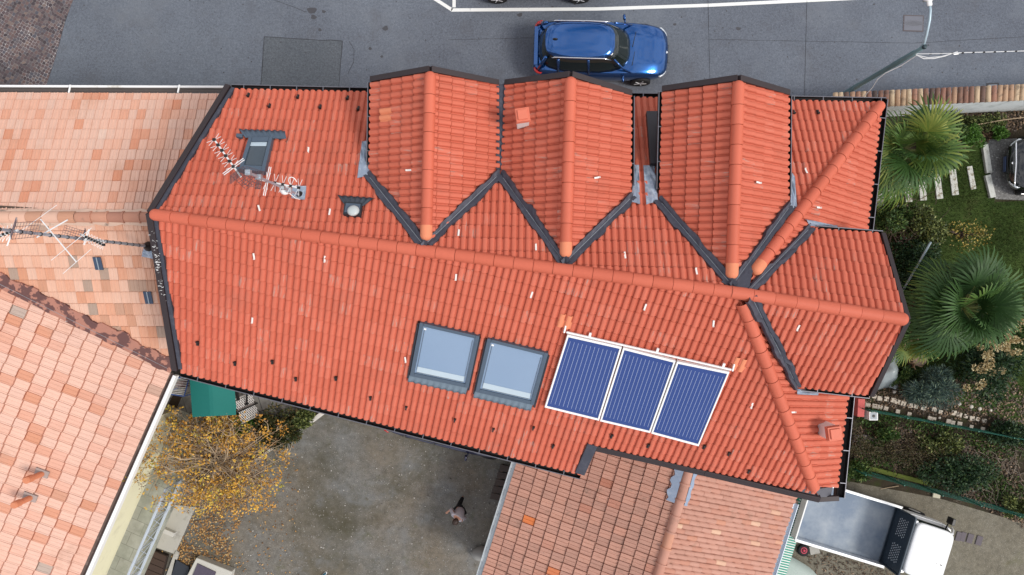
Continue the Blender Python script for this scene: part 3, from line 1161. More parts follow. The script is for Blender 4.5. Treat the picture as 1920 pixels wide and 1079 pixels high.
left = thing('house', 'pale terracotta roofed house adjoining the red roof along the street, with a white gutter', 'house')
mb = MB()
mb.prism([np.array([A0[0], A0[1] - .5]), np.array([A1[0] - .3, A1[1] - .5]), np.array([RA1[0] - .1, RA1[1]]), V1[:2] + (-.2, .3), V0[:2] + (0, .3), VB[:2] + (0, .3)], 0, 5.2)
mb.build('wall', CREAM, left)
e0 = QN.at(440, 177)
vq = QS.uv(V1)[1]
WA, LA = .224, .311
j1 = tiles('an', QN, [[A0, e0, QN.at(300, 402), RA0]], WA, LA, FLAT_P, PALE, left, per=1, jit=.004, seed=61, stepz=.022, ujit=.004)
join_tiles('roof', [j1], PALE, left)
j2 = tiles('as', QS, [[RA0, RA1, V1, VB]], WA * 1.04, .33, FLAT_P, PALE2, left, per=1, jit=.007, seed=62, stepz=.028, ujit=.02)
rb = join_tiles('roof', [j2], PALE2, left)
mb = MB()
mb.slab(QN, [A0, e0, RA1, RA0], -.16, -.035)
mb.slab(QS, [RA0, RA1, V1, VB], -.16, -.035)
mb.build('roof_boarding', WOOD, left)
rm = G(143, 408, ZB)
caps('ridge_cap', rm, RA1, .145, .39, OLDCAP, left, collar=.012, seed=21, a0=0, up=-.03)
caps('ridge_cap', RA0, rm, .145, .40, PALE2, left, collar=.004, seed=22, a0=0, up=-.03)
# mortar along the ridge
MORT = M('ridge_mortar', (.52, .36, .28), .95, 0, .3, 8, dirt=(.25, .18, .14), dscale=5)
mb = MB()
for q, nrmv in ((QN, 1), (QS, -1)):
    rows = []
    for i in range(60):
        c = RA0 + (RA1 - RA0) * i / 59
        a = c + q.n * .02 - q.v * .05
        b = c - q.v * (.20 + rng.uniform(-.03, .03)) + q.n * .03
        rows.append([a + q.n * .05, b + q.n * rng.uniform(0, .02)])
    mb.sheet(rows)
mb.build('mortar', MORT, left)
# white street gutter
g0, g1 = A0 + np.array([0, .02, -.05]), G(417, 175, ZA) + np.array([0, .02, -.05])
mb = MB()
mb.sheet([[p + np.array([0, .075 + math.cos(a) * .075, math.sin(a) * .075 - .03]) for a in np.linspace(math.pi, 2 * math.pi, 9)] for p in (g0, g1)])
wg = mb.build('gutter', M('dark_gutter_sheet', (.10, .085, .08), .6, .2, .3, 8), left, solid=.006)
mb = MB()
mb.tube([g0 + (0, .16, -.02), g1 + (0, .16, -.02)], .035, 8)
mb.build('gutter_rim', M('white_gutter', (.70, .70, .71), .45, .0, .1, 3, dirt=(.5, .48, .44), dscale=2), wg, smooth=True)
for x in (132, 336):
    c = G(x, 168, 5.6)
    mb = MB()
    mb.box(c + (0, .0, .03), (.04, .22, .02), rz=R(-12))
    mb.build('gutter_bracket', WHITE, wg)
# dark glass tiles
for p in ((184, 495), (278, 559)):
    c = QS.at(*p, .055)
    mb = MB()
    mb.box(c, (.20, .34, .03), ax=(QS.u, QS.v, QS.n))
    gt = mb.build('glass_tile', M('glass_tile', (.05, .07, .11), .12, 0, .1), left)
    mb = MB()
    mb.box(c + QS.n * .02, (.02, .34, .02), ax=(QS.u, QS.v, QS.n))
    mb.build('glass_tile_rib', ZINC, gt)
# lead plate under the mast
lead_sheet(QS, [(272, 462), (291, 462), (296, 486), (268, 480)], h=.07).parent = None
lp = bpy.data.objects[[o.name for o in COL.objects if o.name.startswith('lead_flashing')][-1]]
lp.parent = left

# ---------------------------------------------------------------- lower house with the valley
low = thing('house', 'wide terracotta roofed house with a cream wall and a white eaves board above the yard', 'house')
cd = nrm(C1 - C0)
W_, L_ = .252, .385
CU0 = C0 + QW.v * 9
j3 = tiles('w', QW, [[C1, C1 + QW.v * 10.5, VB + vd * 1.0, V1]], W_, L_, FLAT_P, PINK, low, per=1, jit=.006, seed=63, stepz=.026, ujit=.012, vst=.10)
join_tiles('roof', [j3], PINK, low)
# red-brown painted valley sheet between the two pale roofs
m, nt, b_ = newmat('peeling_red_paint')
p_ = pos(nt)
c_ = mix(nt, step(nt, noise(nt, 3.2, 6, .6, p_), .47, .50), (.36, .16, .115), (.115, .05, .045))
c_ = mix(nt, step(nt, noise(nt, 6, 6, .65, p_), .68, .72), c_, (.5, .42, .38))
nt.links.new(c_, b_.inputs['Base Color'])
b_.inputs['Roughness'].default_value = .8
valley('valley_flashing', QS, QW, V1, VB, .34, .10, m, low, h=.066, seed=71)
# cream wall, dark soffit gap and white eaves board
win = -QW.v * np.array([1, 1, 0])
win = nrm(win) * -1          # towards the house
mb = MB()
wb = C1 + win * .30
wa = C0 + cd * 1.75 + win * .30
mb.prism([wa[:2], wb[:2], (wb + win * 7)[:2], (wa + win * 7)[:2]], 0, ZC - .2)
mb.build('wall', CREAM, low)
mb = MB()
wa2 = C0 + cd * .2 + win * 1.6
mb.prism([wa2[:2], (wa + win * 1.3)[:2], (wa + win * 6)[:2], (wa2 + win * 6)[:2]], 2.8, ZC - .2)
mb.build('wall', M('grey_rendered_wall', (.30, .30, .29), .9, 0, .2, 3), low)
mb = MB()
mb.prism([G(x, y, 2.8)[:2] for x, y in ((275, 790), (292, 725), (325, 684), (636, 742), (606, 772), (572, 797), (472, 864), (322, 940), (290, 930))], 0, 2.55)
mb.build('terrace_base', CONC, low)
out = -win
mb = MB()
a, b = C0 + out * .06 + cd * .05, C1 + out * .06
mb.sheet([[p + out * x + np.array([0, 0, z]) for x, z in ((-.10, -.05), (-.09, -.10), (.0, -.12), (.05, -.10), (.06, -.02))] for p in (a, b)])
eg = mb.build('gutter', M('dirty_brown_gutter', (.12, .085, .075), .8, 0, .4, 9, dirt=(.26, .2, .18), dscale=6), low, solid=.01)
mb = MB()
o1, o2 = a + out * .12, b + out * .12
z = np.array([0, 0, 1.0])
mb.hexa([o1 - z * .2 - out * .045, o1 - z * .2 + out * .045, o2 - z * .2 + out * .045, o2 - z * .2 - out * .045], [o1 - out * .045, o1 + out * .045, o2 + out * .045, o2 - out * .045])
mb.build('eaves_board', WHITE, low, bevel=.012)
# balcony along the cream wall
ZBAL = 2.8
ba, bb = wa + cd * .02, wb
mb = MB()
bw = 1.02
mb.hexa([p - z * .18 for p in ((ba * (1, 1, 0)) + z * ZBAL, (ba + out * bw) * (1, 1, 0) + z * ZBAL, (bb + out * bw) * (1, 1, 0) + z * ZBAL, bb * (1, 1, 0) + z * ZBAL)],
        [(ba * (1, 1, 0)) + z * ZBAL, (ba + out * bw) * (1, 1, 0) + z * ZBAL, (bb + out * bw) * (1, 1, 0) + z * ZBAL, bb * (1, 1, 0) + z * ZBAL])
bal = mb.build('balcony', SLABS2, low)
WO[bal.name] = np.zeros(3)
mb = MB()
mb.prism([G(x, y, ZBAL)[:2] for x, y in ((262, 795), (283, 720), (318, 672), (640, 735), (612, 772), (574, 800), (474, 868), (322, 945), (262, 940))], ZBAL - .25, ZBAL - .004)
mb.build('terrace', SLABS, low)
WO[bal.name] = np.zeros(3)
RAIL = M('pale_blue_railing', (.50, .56, .64), .4, .3, .1)
ra, rb2 = (ba + out * (bw - .06) + cd * 1.95) * (1, 1, 0) + z * ZBAL, (bb + out * (bw - .06)) * (1, 1, 0) + z * ZBAL
mb = MB()
for hgt in (.10, 1.02):
    mb.tube([ra + z * hgt, rb2 + z * hgt], .035, 6)
    mb.tube([ra + z * (hgt - .09 if hgt > .5 else hgt + .09), rb2 + z * (hgt - .09 if hgt > .5 else hgt + .09)], .018, 6)
Lr = np.linalg.norm(rb2 - ra)
nb = int(Lr / .5)
for i in range(nb + 1):
    c = ra + (rb2 - ra) * i / nb
    mb.tube([c, c + z * 1.02], .022 if i % 2 == 0 else .012, 6)
    if i < nb:
        e = ra + (rb2 - ra) * (i + 1) / nb
        mb.tube([c + z * .12, e + z * .95], .012, 5)
        mb.tube([c + z * .95, e + z * .12], .012, 5)
mb.build('railing', RAIL, bal)
# two terracotta flue elbows
FLUE = M('terracotta_flue', (.52, .19, .10), .8, 0, .15, 8)
for p in ((84, 887), (62, 932)):
    c = QW.at(p[0] - 4, p[1] + 2, 0.02)
    mb = MB()
    mb.slab(QW, [QW.at(p[0] - 14, p[1] - 11), QW.at(p[0] + 11, p[1] - 2), QW.at(p[0] + 6, p[1] + 10), QW.at(p[0] - 18, p[1] + 2)], 0, .07)
    fl = mb.build('flue_base', M('dark_flue_base', (.30, .24, .22), .9, 0, .3, 8), low)
    mb = MB()
    mb.lathe(c, [(.075, 0), (.075, .42), (.095, .42), (.095, .62), (.07, .66)], 14)
    mb.build('flue', FLUE, fl, smooth=False)

# ---------------------------------------------------------------- garage below the red roof
ZE = 2.8
ge0, ge1 = G(975, 842, ZE), G(893, 1110, ZE)
gr0, gr1 = G(1345, 700, 4.25), G(1222, 1120, 4.25)
gf0, gf1 = G(1540, 780, ZE - .1), G(1436, 1110, ZE - .1)
KW = Pl(gr0, gr1, (ge0 + ge1) / 2)
KE = Pl(gr0, gr1, (gf0 + gf1) / 2)
garage = thing('outbuilding', 'low outbuilding with a weathered two-tone tiled roof tucked under the red eaves', 'outbuilding')
w0, w1 = KW.at(972, 850), KW.at(893, 1110)
top0 = KW.at(1020, 690)
bq = [gr0, gr1, w1, w0]
jw = tiles('kw', KW, [[gr0, gr1, KW.at(894, 1108), KW.at(972, 858), KW.at(1010, 735)]], .235, .385, (FLAT_P[0], FLAT_P[1] * 1.25), OLD, garage, per=1, jit=.009, seed=81, stepz=.030, ujit=.012)
join_tiles('roof', [jw], OLD, garage)
je = tiles('ke', KE, [[gr0, gr1, KE.at(1441, 1095), KE.at(1541, 780)]], .15, .36, (np.array([0, .08, .25, .5, .75, .92]), np.array([-.012, .012, .030, .036, .030, .012])), OLD2, garage, per=1, jit=.008, seed=82, stepz=.030, ujit=.0, vst=1.0)
join_tiles('roof', [je], OLD2, garage)
mb = MB()
mb.slab(KW, [gr0, gr1, KW.at(894, 1108), KW.at(972, 858), KW.at(1010, 735)], -.14, -.045)
mb.slab(KE, [gr0, gr1, KE.at(1441, 1095), KE.at(1541, 780)], -.14, -.045)
mb.build('roof_boarding', WOOD, garage)
caps('ridge_cap', gr0, gr1, .155, .50, OLD2, garage, collar=.02, seed=31, a0=0, up=-.03)
cg = np.array([4.5, -9.0])
mb = MB()
mb.prism([inset(KW.at(972, 858), cg, .3), inset(KW.at(893, 1112), cg, .3), (gr1 * (1, 1, 1))[:2], inset(KE.at(1440, 1095), cg, .35), inset(KE.at(1520, 860), cg, .35), np.array([6.5, -3.3]), np.array([1.0, -3.9])], 0, 2.55)
mb.build('wall', CONC, garage)
BLUEPATCH = M('blue_grey_sealant', (.22, .28, .38), .7, 0, .3, 9, dirt=(.34, .40, .5), dscale=6)
rd = nrm(gr1 - gr0)
mb = MB()
sA, sB = meet_px(KW, KE, py=880), meet_px(KW, KE, py=946)
for Q, wv, sgn in ((KW, .22, 1), (KE, .10, -1)):
    rows = []
    for i in range(12):
        c = sA + (sB - sA) * i / 11
        rows.append([c - Q.v * (.13) + Q.n * .08, c - Q.v * (.16 + wv * (1 + .25 * math.sin(i * 1.7))) + Q.n * .065, c - Q.v * (.17 + wv * (1 + .25 * math.sin(i * 1.7))) + Q.n * .03])
    mb.sheet(rows)
mb.build('ridge_sealant', BLUEPATCH, garage)


def half_gutter(p0, p1, out, r, mat, parent):
    mb = MB()
    mb.sheet([[p + out * (r + math.cos(a) * r) + np.array([0, 0, math.sin(a) * r]) for a in np.linspace(math.pi, 2 * math.pi, 9)] for p in (p0, p1)])
    g = mb.build('gutter', mat, parent, solid=.012)
    mb = MB()
    mb.tube([p0 + out * 2 * r, p1 + out * 2 * r], .018, 6)
    mb.build('gutter_rim', mat, g)
    return g


GALV = M('galvanised_gutter', (.46, .50, .53), .45, .4, .12, 5, dirt=(.34, .36, .38), dscale=3)
o_ = -nrm(KW.v * (1, 1, 0))
half_gutter(KW.at(969, 868) - (0, 0, .04), KW.at(893, 1112) - (0, 0, .04), o_, .075, GALV, garage)
o_ = -nrm(KE.v * (1, 1, 0))
half_gutter(KE.at(1488, 945) - (0, 0, .04), KE.at(1440, 1097) - (0, 0, .04), o_, .085, M('pale_blue_gutter', (.50, .56, .64), .45, .2, .1, 4), garage)
# ---------------------------------------------------------------- skylights of the red house
GLASSB = M('skylight_glass', (.19, .27, .39), .10, .0, .10, 1.2, spec=.6)
GLASSD = M('dark_skylight_glass', (.03, .045, .06), .08, 0, .4, 8, spec=.8)
BLIND_REFLECTION = M('pale_blind_reflection', (.42, .50, .56), .6, 0, .05)  # blinds of the south windows; also the painted reflection on the north pane


DSOAK = M('dark_soaker', (.03, .03, .04), .5, .2, .1)


def lerp4(c, s, t):
    """point in the px quad c (tl, tr, br, bl) at s across, t down"""
    a = np.array(c[0]) + (np.array(c[1]) - c[0]) * s
    b = np.array(c[3]) + (np.array(c[2]) - c[3]) * s
    return tuple(a + (b - a) * t)


APR = M('pale_slate_apron', (.15, .195, .24), .45, .3, .15, 5)


def window(pl, c, glass, up_flash=True, fr=.066, top=.13, blind_reflection=True):
    """roof window: frame bars, sash glass below the frame face, apron dressed over the tiles downhill"""
    mb = MB()

    def bar(s0, s1, t0, t1, h0, h1):
        mb.slab(pl, [pl.at(*lerp4(c, s, t), h1) for s, t in ((s0, t0), (s1, t0), (s1, t1), (s0, t1))], h0, h1)

    bar(0, fr, 0, 1, -.05, top)
    bar(1 - fr, 1, 0, 1, -.05, top)
    bar(fr, 1 - fr, 0, fr * .8, -.05, top + .012)
    bar(fr, 1 - fr, 1 - fr, 1, -.05, top - .004)
    w = mb.build('skylight', SLATE, house, bevel=.008)
    WO[w.name] = np.zeros(3)
    mb = MB()
    bar(fr, 1 - fr, fr * .8, 1 - fr, .02, top - .035)
    mb.build('skylight_glass', glass, w)
    if blind_reflection:
        mb = MB()
        bar(fr + .035, 1 - fr - .035, .80, 1 - fr - .025, top - .034, top - .028)
        mb.build('blind_reflection', BLIND_REFLECTION, w)
        mb = MB()
        bar(fr + .03, fr + .034, .1, .86, top - .034, top - .026)
        bar(1 - fr - .034, 1 - fr - .03, .1, .86, top - .034, top - .026)
        bar(fr + .034, 1 - fr - .034, .902, .907, top - .027, top - .022)
        mb.build('sash_seal', BLACK, w)
        mb = MB()
        bar(fr * 1.3, fr * 1.3 + .04, fr * 1.2, fr * 1.2 + .03, top - .03, top - .02)
        mb.build('vent_flap', WHITE, w)
    return w


def apron(pl, pts, w, n=14, mat=SLATE, h=.098, amp=.016):
    a, b, c, d = [pl.at(*p, h) for p in pts]
    rows = []
    for t in (0, .35, .7, 1.0, 1.02):
        row = []
        for i in range(n * 6 + 1):
            s = i / (n * 6)
            q = a + (b - a) * s
            e = d + (c - d) * s
            row.append(q + (e - q) * min(t, 1) + pl.n * ((amp * math.sin(s * n * 2 * math.pi)) * min(1, t * 1.5) - (.04 if t > 1 else 0)))
        rows.append(row)
    mb = MB()
    mb.sheet(rows)
    mb.build('skylight_apron', mat, w, smooth=True)


for c, ap in (([(787, 606), (899, 632), (878, 729), (768, 706)], [(768, 704), (877, 728), (873, 741), (764, 716)]),
              ([(914, 636), (1028, 664), (1001, 761), (891, 736)], [(891, 734), (999, 759), (995, 772), (887, 746)])):
    w = window(PS, c, GLASSB)
    apron(PS, ap, w, 9, mat=APR)
    mb = MB()
    strip_px(mb, PS, [PS.at(c[0][0] - 2, c[0][1] - 1), PS.at(c[1][0] + 1, c[1][1] - 1)], .06, 0, .085)
    mb.build('skylight_head', M('dark_head_flashing', (.025, .027, .034), .5, .2, .1), w)
    mb = MB()
    for k0_, k1_, dx in ((0, 3, -1.5), (1, 2, 1.5)):
        mb = MB()
        strip_px(mb, PS, [PS.at(c[k0_][0] + dx, c[k0_][1]), PS.at(c[k1_][0] + dx, c[k1_][1])], .04, -.02, .085)
        mb.build('skylight_soaker', DSOAK, w)
w = window(PN, [(466, 258), (511, 257), (496, 322), (447, 318)], GLASSD, fr=.15, blind_reflection=False, top=.17)
apron(PN, [(460, 259), (537, 261), (534, 246), (448, 243)], w, 8, amp=.02)
mb = MB()
bar_ = [PN.at(*lerp4([(466, 258), (511, 257), (496, 322), (447, 318)], s_, t_), .14) for s_, t_ in ((.17, .14), (.83, .14), (.83, .27), (.17, .27))]
mb.slab(PN, bar_, .134, .139)
mb.build('blind_reflection', BLIND_REFLECTION, w)  # no blind here: pale strip paints the whitish reflection on the upper pane
mb = MB()
mb.slab(PN, [PN.at(444, 317), PN.at(495, 322), PN.at(494, 328), PN.at(446, 324)], 0, .08)
mb.build('skylight_collar', SLATE, w, bevel=.01)
mb = MB()
mb.slab(PN, [PN.at(446, 256), PN.at(458, 257), PN.at(457, 264), PN.at(445, 262)], 0, .1)
mb.build('skylight_collar', SLATE, w, bevel=.01)
mb = MB()
mb.slab(PN, [PN.at(513, 258), PN.at(536, 260), PN.at(534, 264), PN.at(512, 263)], 0, .09)
mb.build('skylight_collar', SLATE, w, bevel=.01)
# small tubular rooflight
sk = MB()
sk.slab(PN, [PN.at(648, 385), PN.at(681, 387), PN.at(678, 411), PN.at(645, 408)], -.02, .12)
t = sk.build('roof_light', M('black_rooflight_frame', (.02, .025, .032), .4, .2, .1), house, bevel=.01)
apron(PN, [(647, 386), (682, 387), (702, 372), (633, 367)], t, 6, mat=M('dark_apron', (.045, .055, .07), .5, .3, .2))
mb = MB()
mb.slab(PN, [PN.at(651, 388), PN.at(678, 390), PN.at(676, 407), PN.at(648, 405)], .12, .128)
mb.build('roof_light_plate', SLATE, t)
mb = MB()
mb.lathe(PN.at(662.5, 396.5, .125), [(.13, 0), (.125, .03), (.10, .055), (.06, .07), (.01, .075)], 18, ax=(PN.u, PN.v, PN.n))
mb.build('roof_light_dome', M('frosted_dome', (.42, .46, .46), .35, 0, .1, 12), t, smooth=True)
# cable across the roof by the first dormer
mb = MB()
mb.tube([PN.at(x, y, .06) for x, y in ((810, 463), (818, 465), (826, 464), (834, 467))], .012, 5)
mb.build('roof_cable', BLACK, house)

# ---------------------------------------------------------------- solar collectors
SOL = M('blue_absorber', (.026, .058, .215), .25, .3, .10, 1.5, spec=.6)
SOLL = M('pale_absorber_line', (.32, .38, .54), .4, .2, .04)
quads = [([(1064, 629), (1166, 652), (1123, 790), (1021, 765)], 'leftmost of the three blue solar collectors on the red roof, next to the skylight'),
         ([(1169, 653), (1267, 678), (1219, 813), (1125, 791)], 'middle one of the three blue solar collectors in white frames on the red roof'),
         ([(1270, 679), (1368, 699), (1310, 838), (1221, 814)], 'rightmost of the three blue solar collectors on the red roof, nearest the sloping hip')]
for c, lb in quads:
    base = PS.at(*lerp4(c, .5, .5))
    t = thing('solar_panel', lb, 'solar panel', base, 'solar collectors on the red roof')
    mb = MB()

    def sbar(s0, s1, t0, t1, h0, h1, m=None):
        (m or mb).slab(PS, [PS.at(*lerp4(c, s, q), h1) for s, q in ((s0, t0), (s1, t0), (s1, t1), (s0, t1))], h0, h1)

    f = .030
    sbar(0, f, 0, 1, .06, .155)
    sbar(1 - f, 1, 0, 1, .06, .155)
    sbar(f, 1 - f, 0, f * .9, .06, .152)
    sbar(f, 1 - f, 1 - f * .8, 1, .06, .152)
    mb.build('frame', WHITE, t, bevel=.004)
    mb = MB()
    sbar(f, 1 - f, f * .9, 1 - f * .8, .08, .138)
    ab = mb.build('absorber', SOL, t)
    mb = MB()
    for k in range(12):
        s = .085 + .83 * k / 11
        sbar(s - .0034, s + .0034, .075, .93, .138, .140)
    mb.build('absorber_tubes', SOLL, ab)
rail = thing('mounting_rail', 'long white mounting rail along the top edge of the blue solar collectors', 'rail', PS.at(1216, 660))
mb = MB()
a, b = PS.at(1062, 623.5, .12), PS.at(1371, 694, .12)
d = nrm(b - a)
mb.box((a + b) / 2, (np.linalg.norm(b - a), .035, .04), ax=(d, np.cross(PS.n, d), PS.n))
for k in (.14, .55, .95):
    c = a + (b - a) * k
    mb.box(c + np.cross(PS.n, d) * .05 - PS.n * .02, (.05, .10, .04), ax=(d, np.cross(PS.n, d), PS.n))
for k in (-.012, 1.01):
    c = a + (b - a) * k
    mb.tube([c - PS.n * .1, c + np.cross(PS.n, d) * -.02, c + np.cross(PS.n, d) * .12 - PS.n * .05], .022, 6)
mb.build('rail', WHITE, rail, bevel=.004)

# ---------------------------------------------------------------- aerials
AL2 = M('aerial_grey_tube', (.40, .44, .50), .4, .5, .1)
AWH = M('aerial_white_rod', (.74, .74, .74), .4, .2, .05)
MESHM = M('aerial_mesh', (.10, .07, .08), .5, .3, .1)


def yagi(parent, p0, p1, nel, el, side, up, vfold=.25, boom=.016, refl=True):
    """boom with folded dipoles along it and a mesh reflector at p1's end"""
    mb = MB()
    mb.tube([p0, p1], boom, 6)
    mb.build('boom', AWH, parent)
    mb = MB()
    d = nrm(p1 - p0)
    for i in range(nel):
        c = p0 + (p1 - p0) * (i / max(1, nel - 1)) * .72
        for sg in (-1, 1):
            for f in (-1, 1):
                mb.tube([c, c + side * sg * el + d * f * el * vfold + up * .02], .0042, 4)
    mb.build('elements', AWH, parent)
    mb = MB()
    for i in range(nel):
        c = p0 + (p1 - p0) * (i / max(1, nel - 1)) * .72
        mb.box(c, (.05, .05, .05))
    mb.build('element_clamps', BLACK, parent)
    if refl:
        mb = MB()
        c = p0 + (p1 - p0) * .84
        for sg in (-1, 1):
            for k in range(9):
                v = (k / 8) * .42
                q = c + up * sg * .02 + (up * sg * .75 + d * .55) * v
                mb.tube([q - side * el * 1.05, q + side * el * 1.05], .004, 4)
            for k in (-1, -.5, 0, .5, 1):
                mb.tube([c + side * el * k, c + side * el * k + (up * sg * .75 + d * .55) * .42], .004, 4)
        mb.build('reflector', MESHM, parent)
        mb = MB()
        for q in (.70, .74):
            e = p0 + (p1 - p0) * q
            mb.tube([e - side * el * 1.7, e + side * el * 1.7], .008, 5)
        mb.build('dipole', AWH, parent)


# mast by the north skylight; it stands on a lead slate and leans nowhere: the camera sees it from above
b0 = PN.at(563, 367)
zt = 12.35
mtop = np.array([b0[0], b0[1], zt])
t = thing('aerial_mast', 'grey aerial mast with two white television aerials beside the small roof window', 'aerial', b0)
mb = MB()
mb.lathe(b0 - (0, 0, .05), [(.085, 0), (.085, .10), (.05, .16), (.03, .20)], 12)
mb.build('mast_boot', BLACK, t)
mb = MB()
mb.tube([b0, mtop], .026, 8)
mb.build('mast', AL2, t)
for k in (.25, .38, .8, .97):
    mb = MB()
    mb.box(b0 + (mtop - b0) * k, (.09, .09, .09))
    mb.build('mast_clamp', ZINC, t)
s2 = nrm(G(401, 262, zt) - G(448, 325, zt))
yagi(t, G(402, 263, zt - .1), G(452, 333, zt - .1), 6, .13, np.array([-s2[1], s2[0], 0]), z)
zz = b0[2] + 1.25
s2 = nrm(G(562, 353, zz) - G(480, 336, zz))
yagi(t, G(560, 353, zz), G(478, 336, zz), 5, .17, np.array([-s2[1], s2[0], 0]), z)
mb = MB()
mb.lathe(b0 + (-.12, .02, .55), [(.01, 0), (.09, .02), (.10, .10), (.05, .16), (.01, .17)], 12)
mb.build('amplifier_box', WHITE, t, smooth=True)
mb = MB()
c = b0 + np.array([.0, .16, .5])
mb.tube([c + np.array([math.cos(a) * .08, 0.05 + math.sin(a) * .08, .1 * math.sin(a)]) for a in np.linspace(0, 5.5, 14)], .010, 5)
mb.tube([b0 + (-.12, .02, .55), b0 + (-.02, -.1, .25), b0 + (.03, -.1, .1)], .010, 5)
mb.build('coax_cable', WHITE, t)
lo = lead_sheet(PN, [(550, 352), (576, 354), (573, 379), (548, 376)], h=.068, wob=.006)
lo.parent = t
lo.location = -b0

# tall mast on the pale roof
b1 = QS.at(281, 463)
zt1 = 12.9
m1 = np.array([b1[0], b1[1], zt1])
t = thing('aerial_mast', 'tall grey aerial mast with crossed white dipoles rising from the pale tiled roof', 'aerial', b1)
mb = MB()
mb.lathe(b1 - (0, 0, .05), [(.13, 0), (.13, .12), (.07, .24), (.04, .3)], 12)
mb.build('mast_boot', BLACK, t)
mb = MB()
mb.tube([b1, m1], [.036, .028], 8)
mb.build('mast', AL2, t)
mb = MB()
for k in np.linspace(.04, .95, 22):
    mb.lathe(b1 + (m1 - b1) * k, [(.043, 0), (.043, .02)], 8)
mb.build('mast_ties', BLACK, t)


def onmast(px):
    """height on the mast seen at pixel column px"""
    return H - F * b1[0] / (px - 960)


zc = onmast(97)
c = np.array([b1[0], b1[1], zc])
mb = MB()
for p, q, r in (((69, 446), (127, 413), .013), ((76, 412), (143, 492), .013)):
    mb.tube([G(*p, zc), G(*q, zc)], r, 6)
for p, q in (((38, 435), (107, 385)), ((96, 489), (172, 428)), ((118, 514), (171, 468))):
    mb.tube([G(*p, zc), G(*q, zc)], .005, 5)
mb.build('crossed_dipoles', AWH, t)
zc = onmast(143)
yagi(t, G(194, 460, zc), G(150, 440, zc), 7, .10, nrm(np.array([.3, .9, 0])), z, boom=.022)
zc = onmast(28)
yagi(t, G(-8, 445, zc), G(34, 432, zc), 5, .16, nrm(np.array([.3, .9, 0])), z, boom=.022)

# ---------------------------------------------------------------- street lamp and its cable
LAMPC = M('lamp_pole_green_grey', (.135, .21, .225), .5, .3, .15, 3, dirt=(.10, .15, .16))
LAMPL = M('pale_lamp_arm', (.38, .48, .54), .45, .3, .1)
zl = 5.6
top = G(1733, 89, zl)
lb = np.array([top[0], top[1], 0.0])
t = thing('street_lamp', 'grey green street lamp with curved pale arm and white head beside the garden wall', 'street lamp', lb)
mb = MB()
mb.tube([lb, lb + z * 2.2, lb + z * 2.25, lb + z * 4.1, lb + z * 4.15, lb + z * 4.6, lb + z * 4.62, lb + z * 5.15, lb + z * 5.17, lb + z * zl], [.085, .085, .075, .075, .082, .082, .075, .075, .055, .055], 12)
pole = mb.build('pole', LAMPC, t, smooth=True)
mb = MB()
mb.lathe(lb + z * (zl - .02), [(.06, 0), (.065, .04), (.05, .08), (.01, .09)], 12)
mb.build('pole_cap', M('dark_pole_cap', (.03, .05, .06), .5, .2, .1), t)
mb = MB()
arm = [lb + z * (zl - .3)] + [G(x, y, zq) for x, y, zq in ((1732, 84, 5.5), (1737, 66, 5.75), (1743, 38, 5.95), (1744.5, 20, 6.0), (1743, 8, 6.0))]
mb.tube(arm, [.04, .04, .038, .036, .034, .034], 8)
mb.build('arm', LAMPL, t, smooth=True)
e = nrm(arm[-1] - arm[-2])
sx = nrm(np.cross(e, z))
mb = MB()
hd = arm[-1]
mb.lathe(hd - e * .06, [(.05, 0), (.065, .03), (.065, .13), (.13, .16), (.145, .22), (.14, .5), (.09, .62), (.02, .66)], 16, ax=(sx, np.cross(e, sx) * .7, e))
mb.build('lamp_head', WHITE, t, smooth=True)
t = thing('overhead_cable', 'white overhead cable tied along the lamp pole and sagging over the road', 'cable', lb)
mb = MB()
zq = 5.15
mb.tube([G(x, y, zq) for x, y in ((1717, 104), (1740, 109), (1765, 107), (1790, 100), (1850, 98.5), (1920, 96.5), (2200, 90))], .010, 5)
mb.tube([G(x, y, zq - .05) for x, y in ((1720, 105), (1732, 111), (1752, 110.5), (1772, 106), (1787, 100.5), (1795, 98), (1797, 102), (1788, 103))], .012, 5)
mb.tube([G(x, y, zq + .05) for x, y in ((1717, 102), (1760, 101.5), (1800, 100.5))], .008, 5)
mb.tube([G(1720, 104, 5.1), G(1690, 124, 4.6), G(1660, 138, 4.2), G(1645, 150, 3.9), G(1636, 165, 3.4), G(1622, 180, 2.9), G(1606, 196, 2.3)], .013, 5)
mb.build('cable', AWH, t)
for k in np.linspace(0, 1, 11):
    mb = MB()
    mb.box(G(1745 + 200 * k, 102 - 6 * k, zq), (.05, .035, .035))
    mb.build('cable_tie', BLACK, t)
# ---------------------------------------------------------------- vehicles
PBLUE = M('metallic_blue_paint', (.005, .075, .27), .2, .85, .05, 2, spec=.6, coat=1.0)
PNAVY = M('dark_navy_paint', (.004, .006, .040), .3, .2, .06, 2, coat=1.0)
PBLACK = M('black_paint', (.008, .009, .010), .25, .1, .06, 2, coat=1.0)
CARGLASS = M('car_glass', (.010, .016, .016), .05, 0, .2, 2, spec=.8)
TYRE = M('tyre_rubber', (.012, .012, .013), .8, 0, .2)
CHROME = M('chrome', (.75, .75, .77), .15, 1.0, .03)
LAMPG = M('lamp_lens', (.62, .66, .70), .12, .2, .1, 9, coat=1.0)
REDL = M('red_lens', (.42, .012, .010), .15, 0, .1, coat=1.0)
TRIM = M('dark_trim', (.018, .019, .021), .55, 0, .1)


def loft(mb, rings, closed=True, cap=True):
    k = len(rings[0])
    v = [q for g in rings for q in g]
    f = []
    for i in range(len(rings) - 1):
        for j in range(k if closed else k - 1):
            a, b = i * k + j, i * k + (j + 1) % k
            f.append((a, b, b + k, a + k))
    if cap:
        f.append(tuple(range(k - 1, -1, -1)))
        f.append(tuple((len(rings) - 1) * k + j for j in range(k)))
    mb.add(v, f)


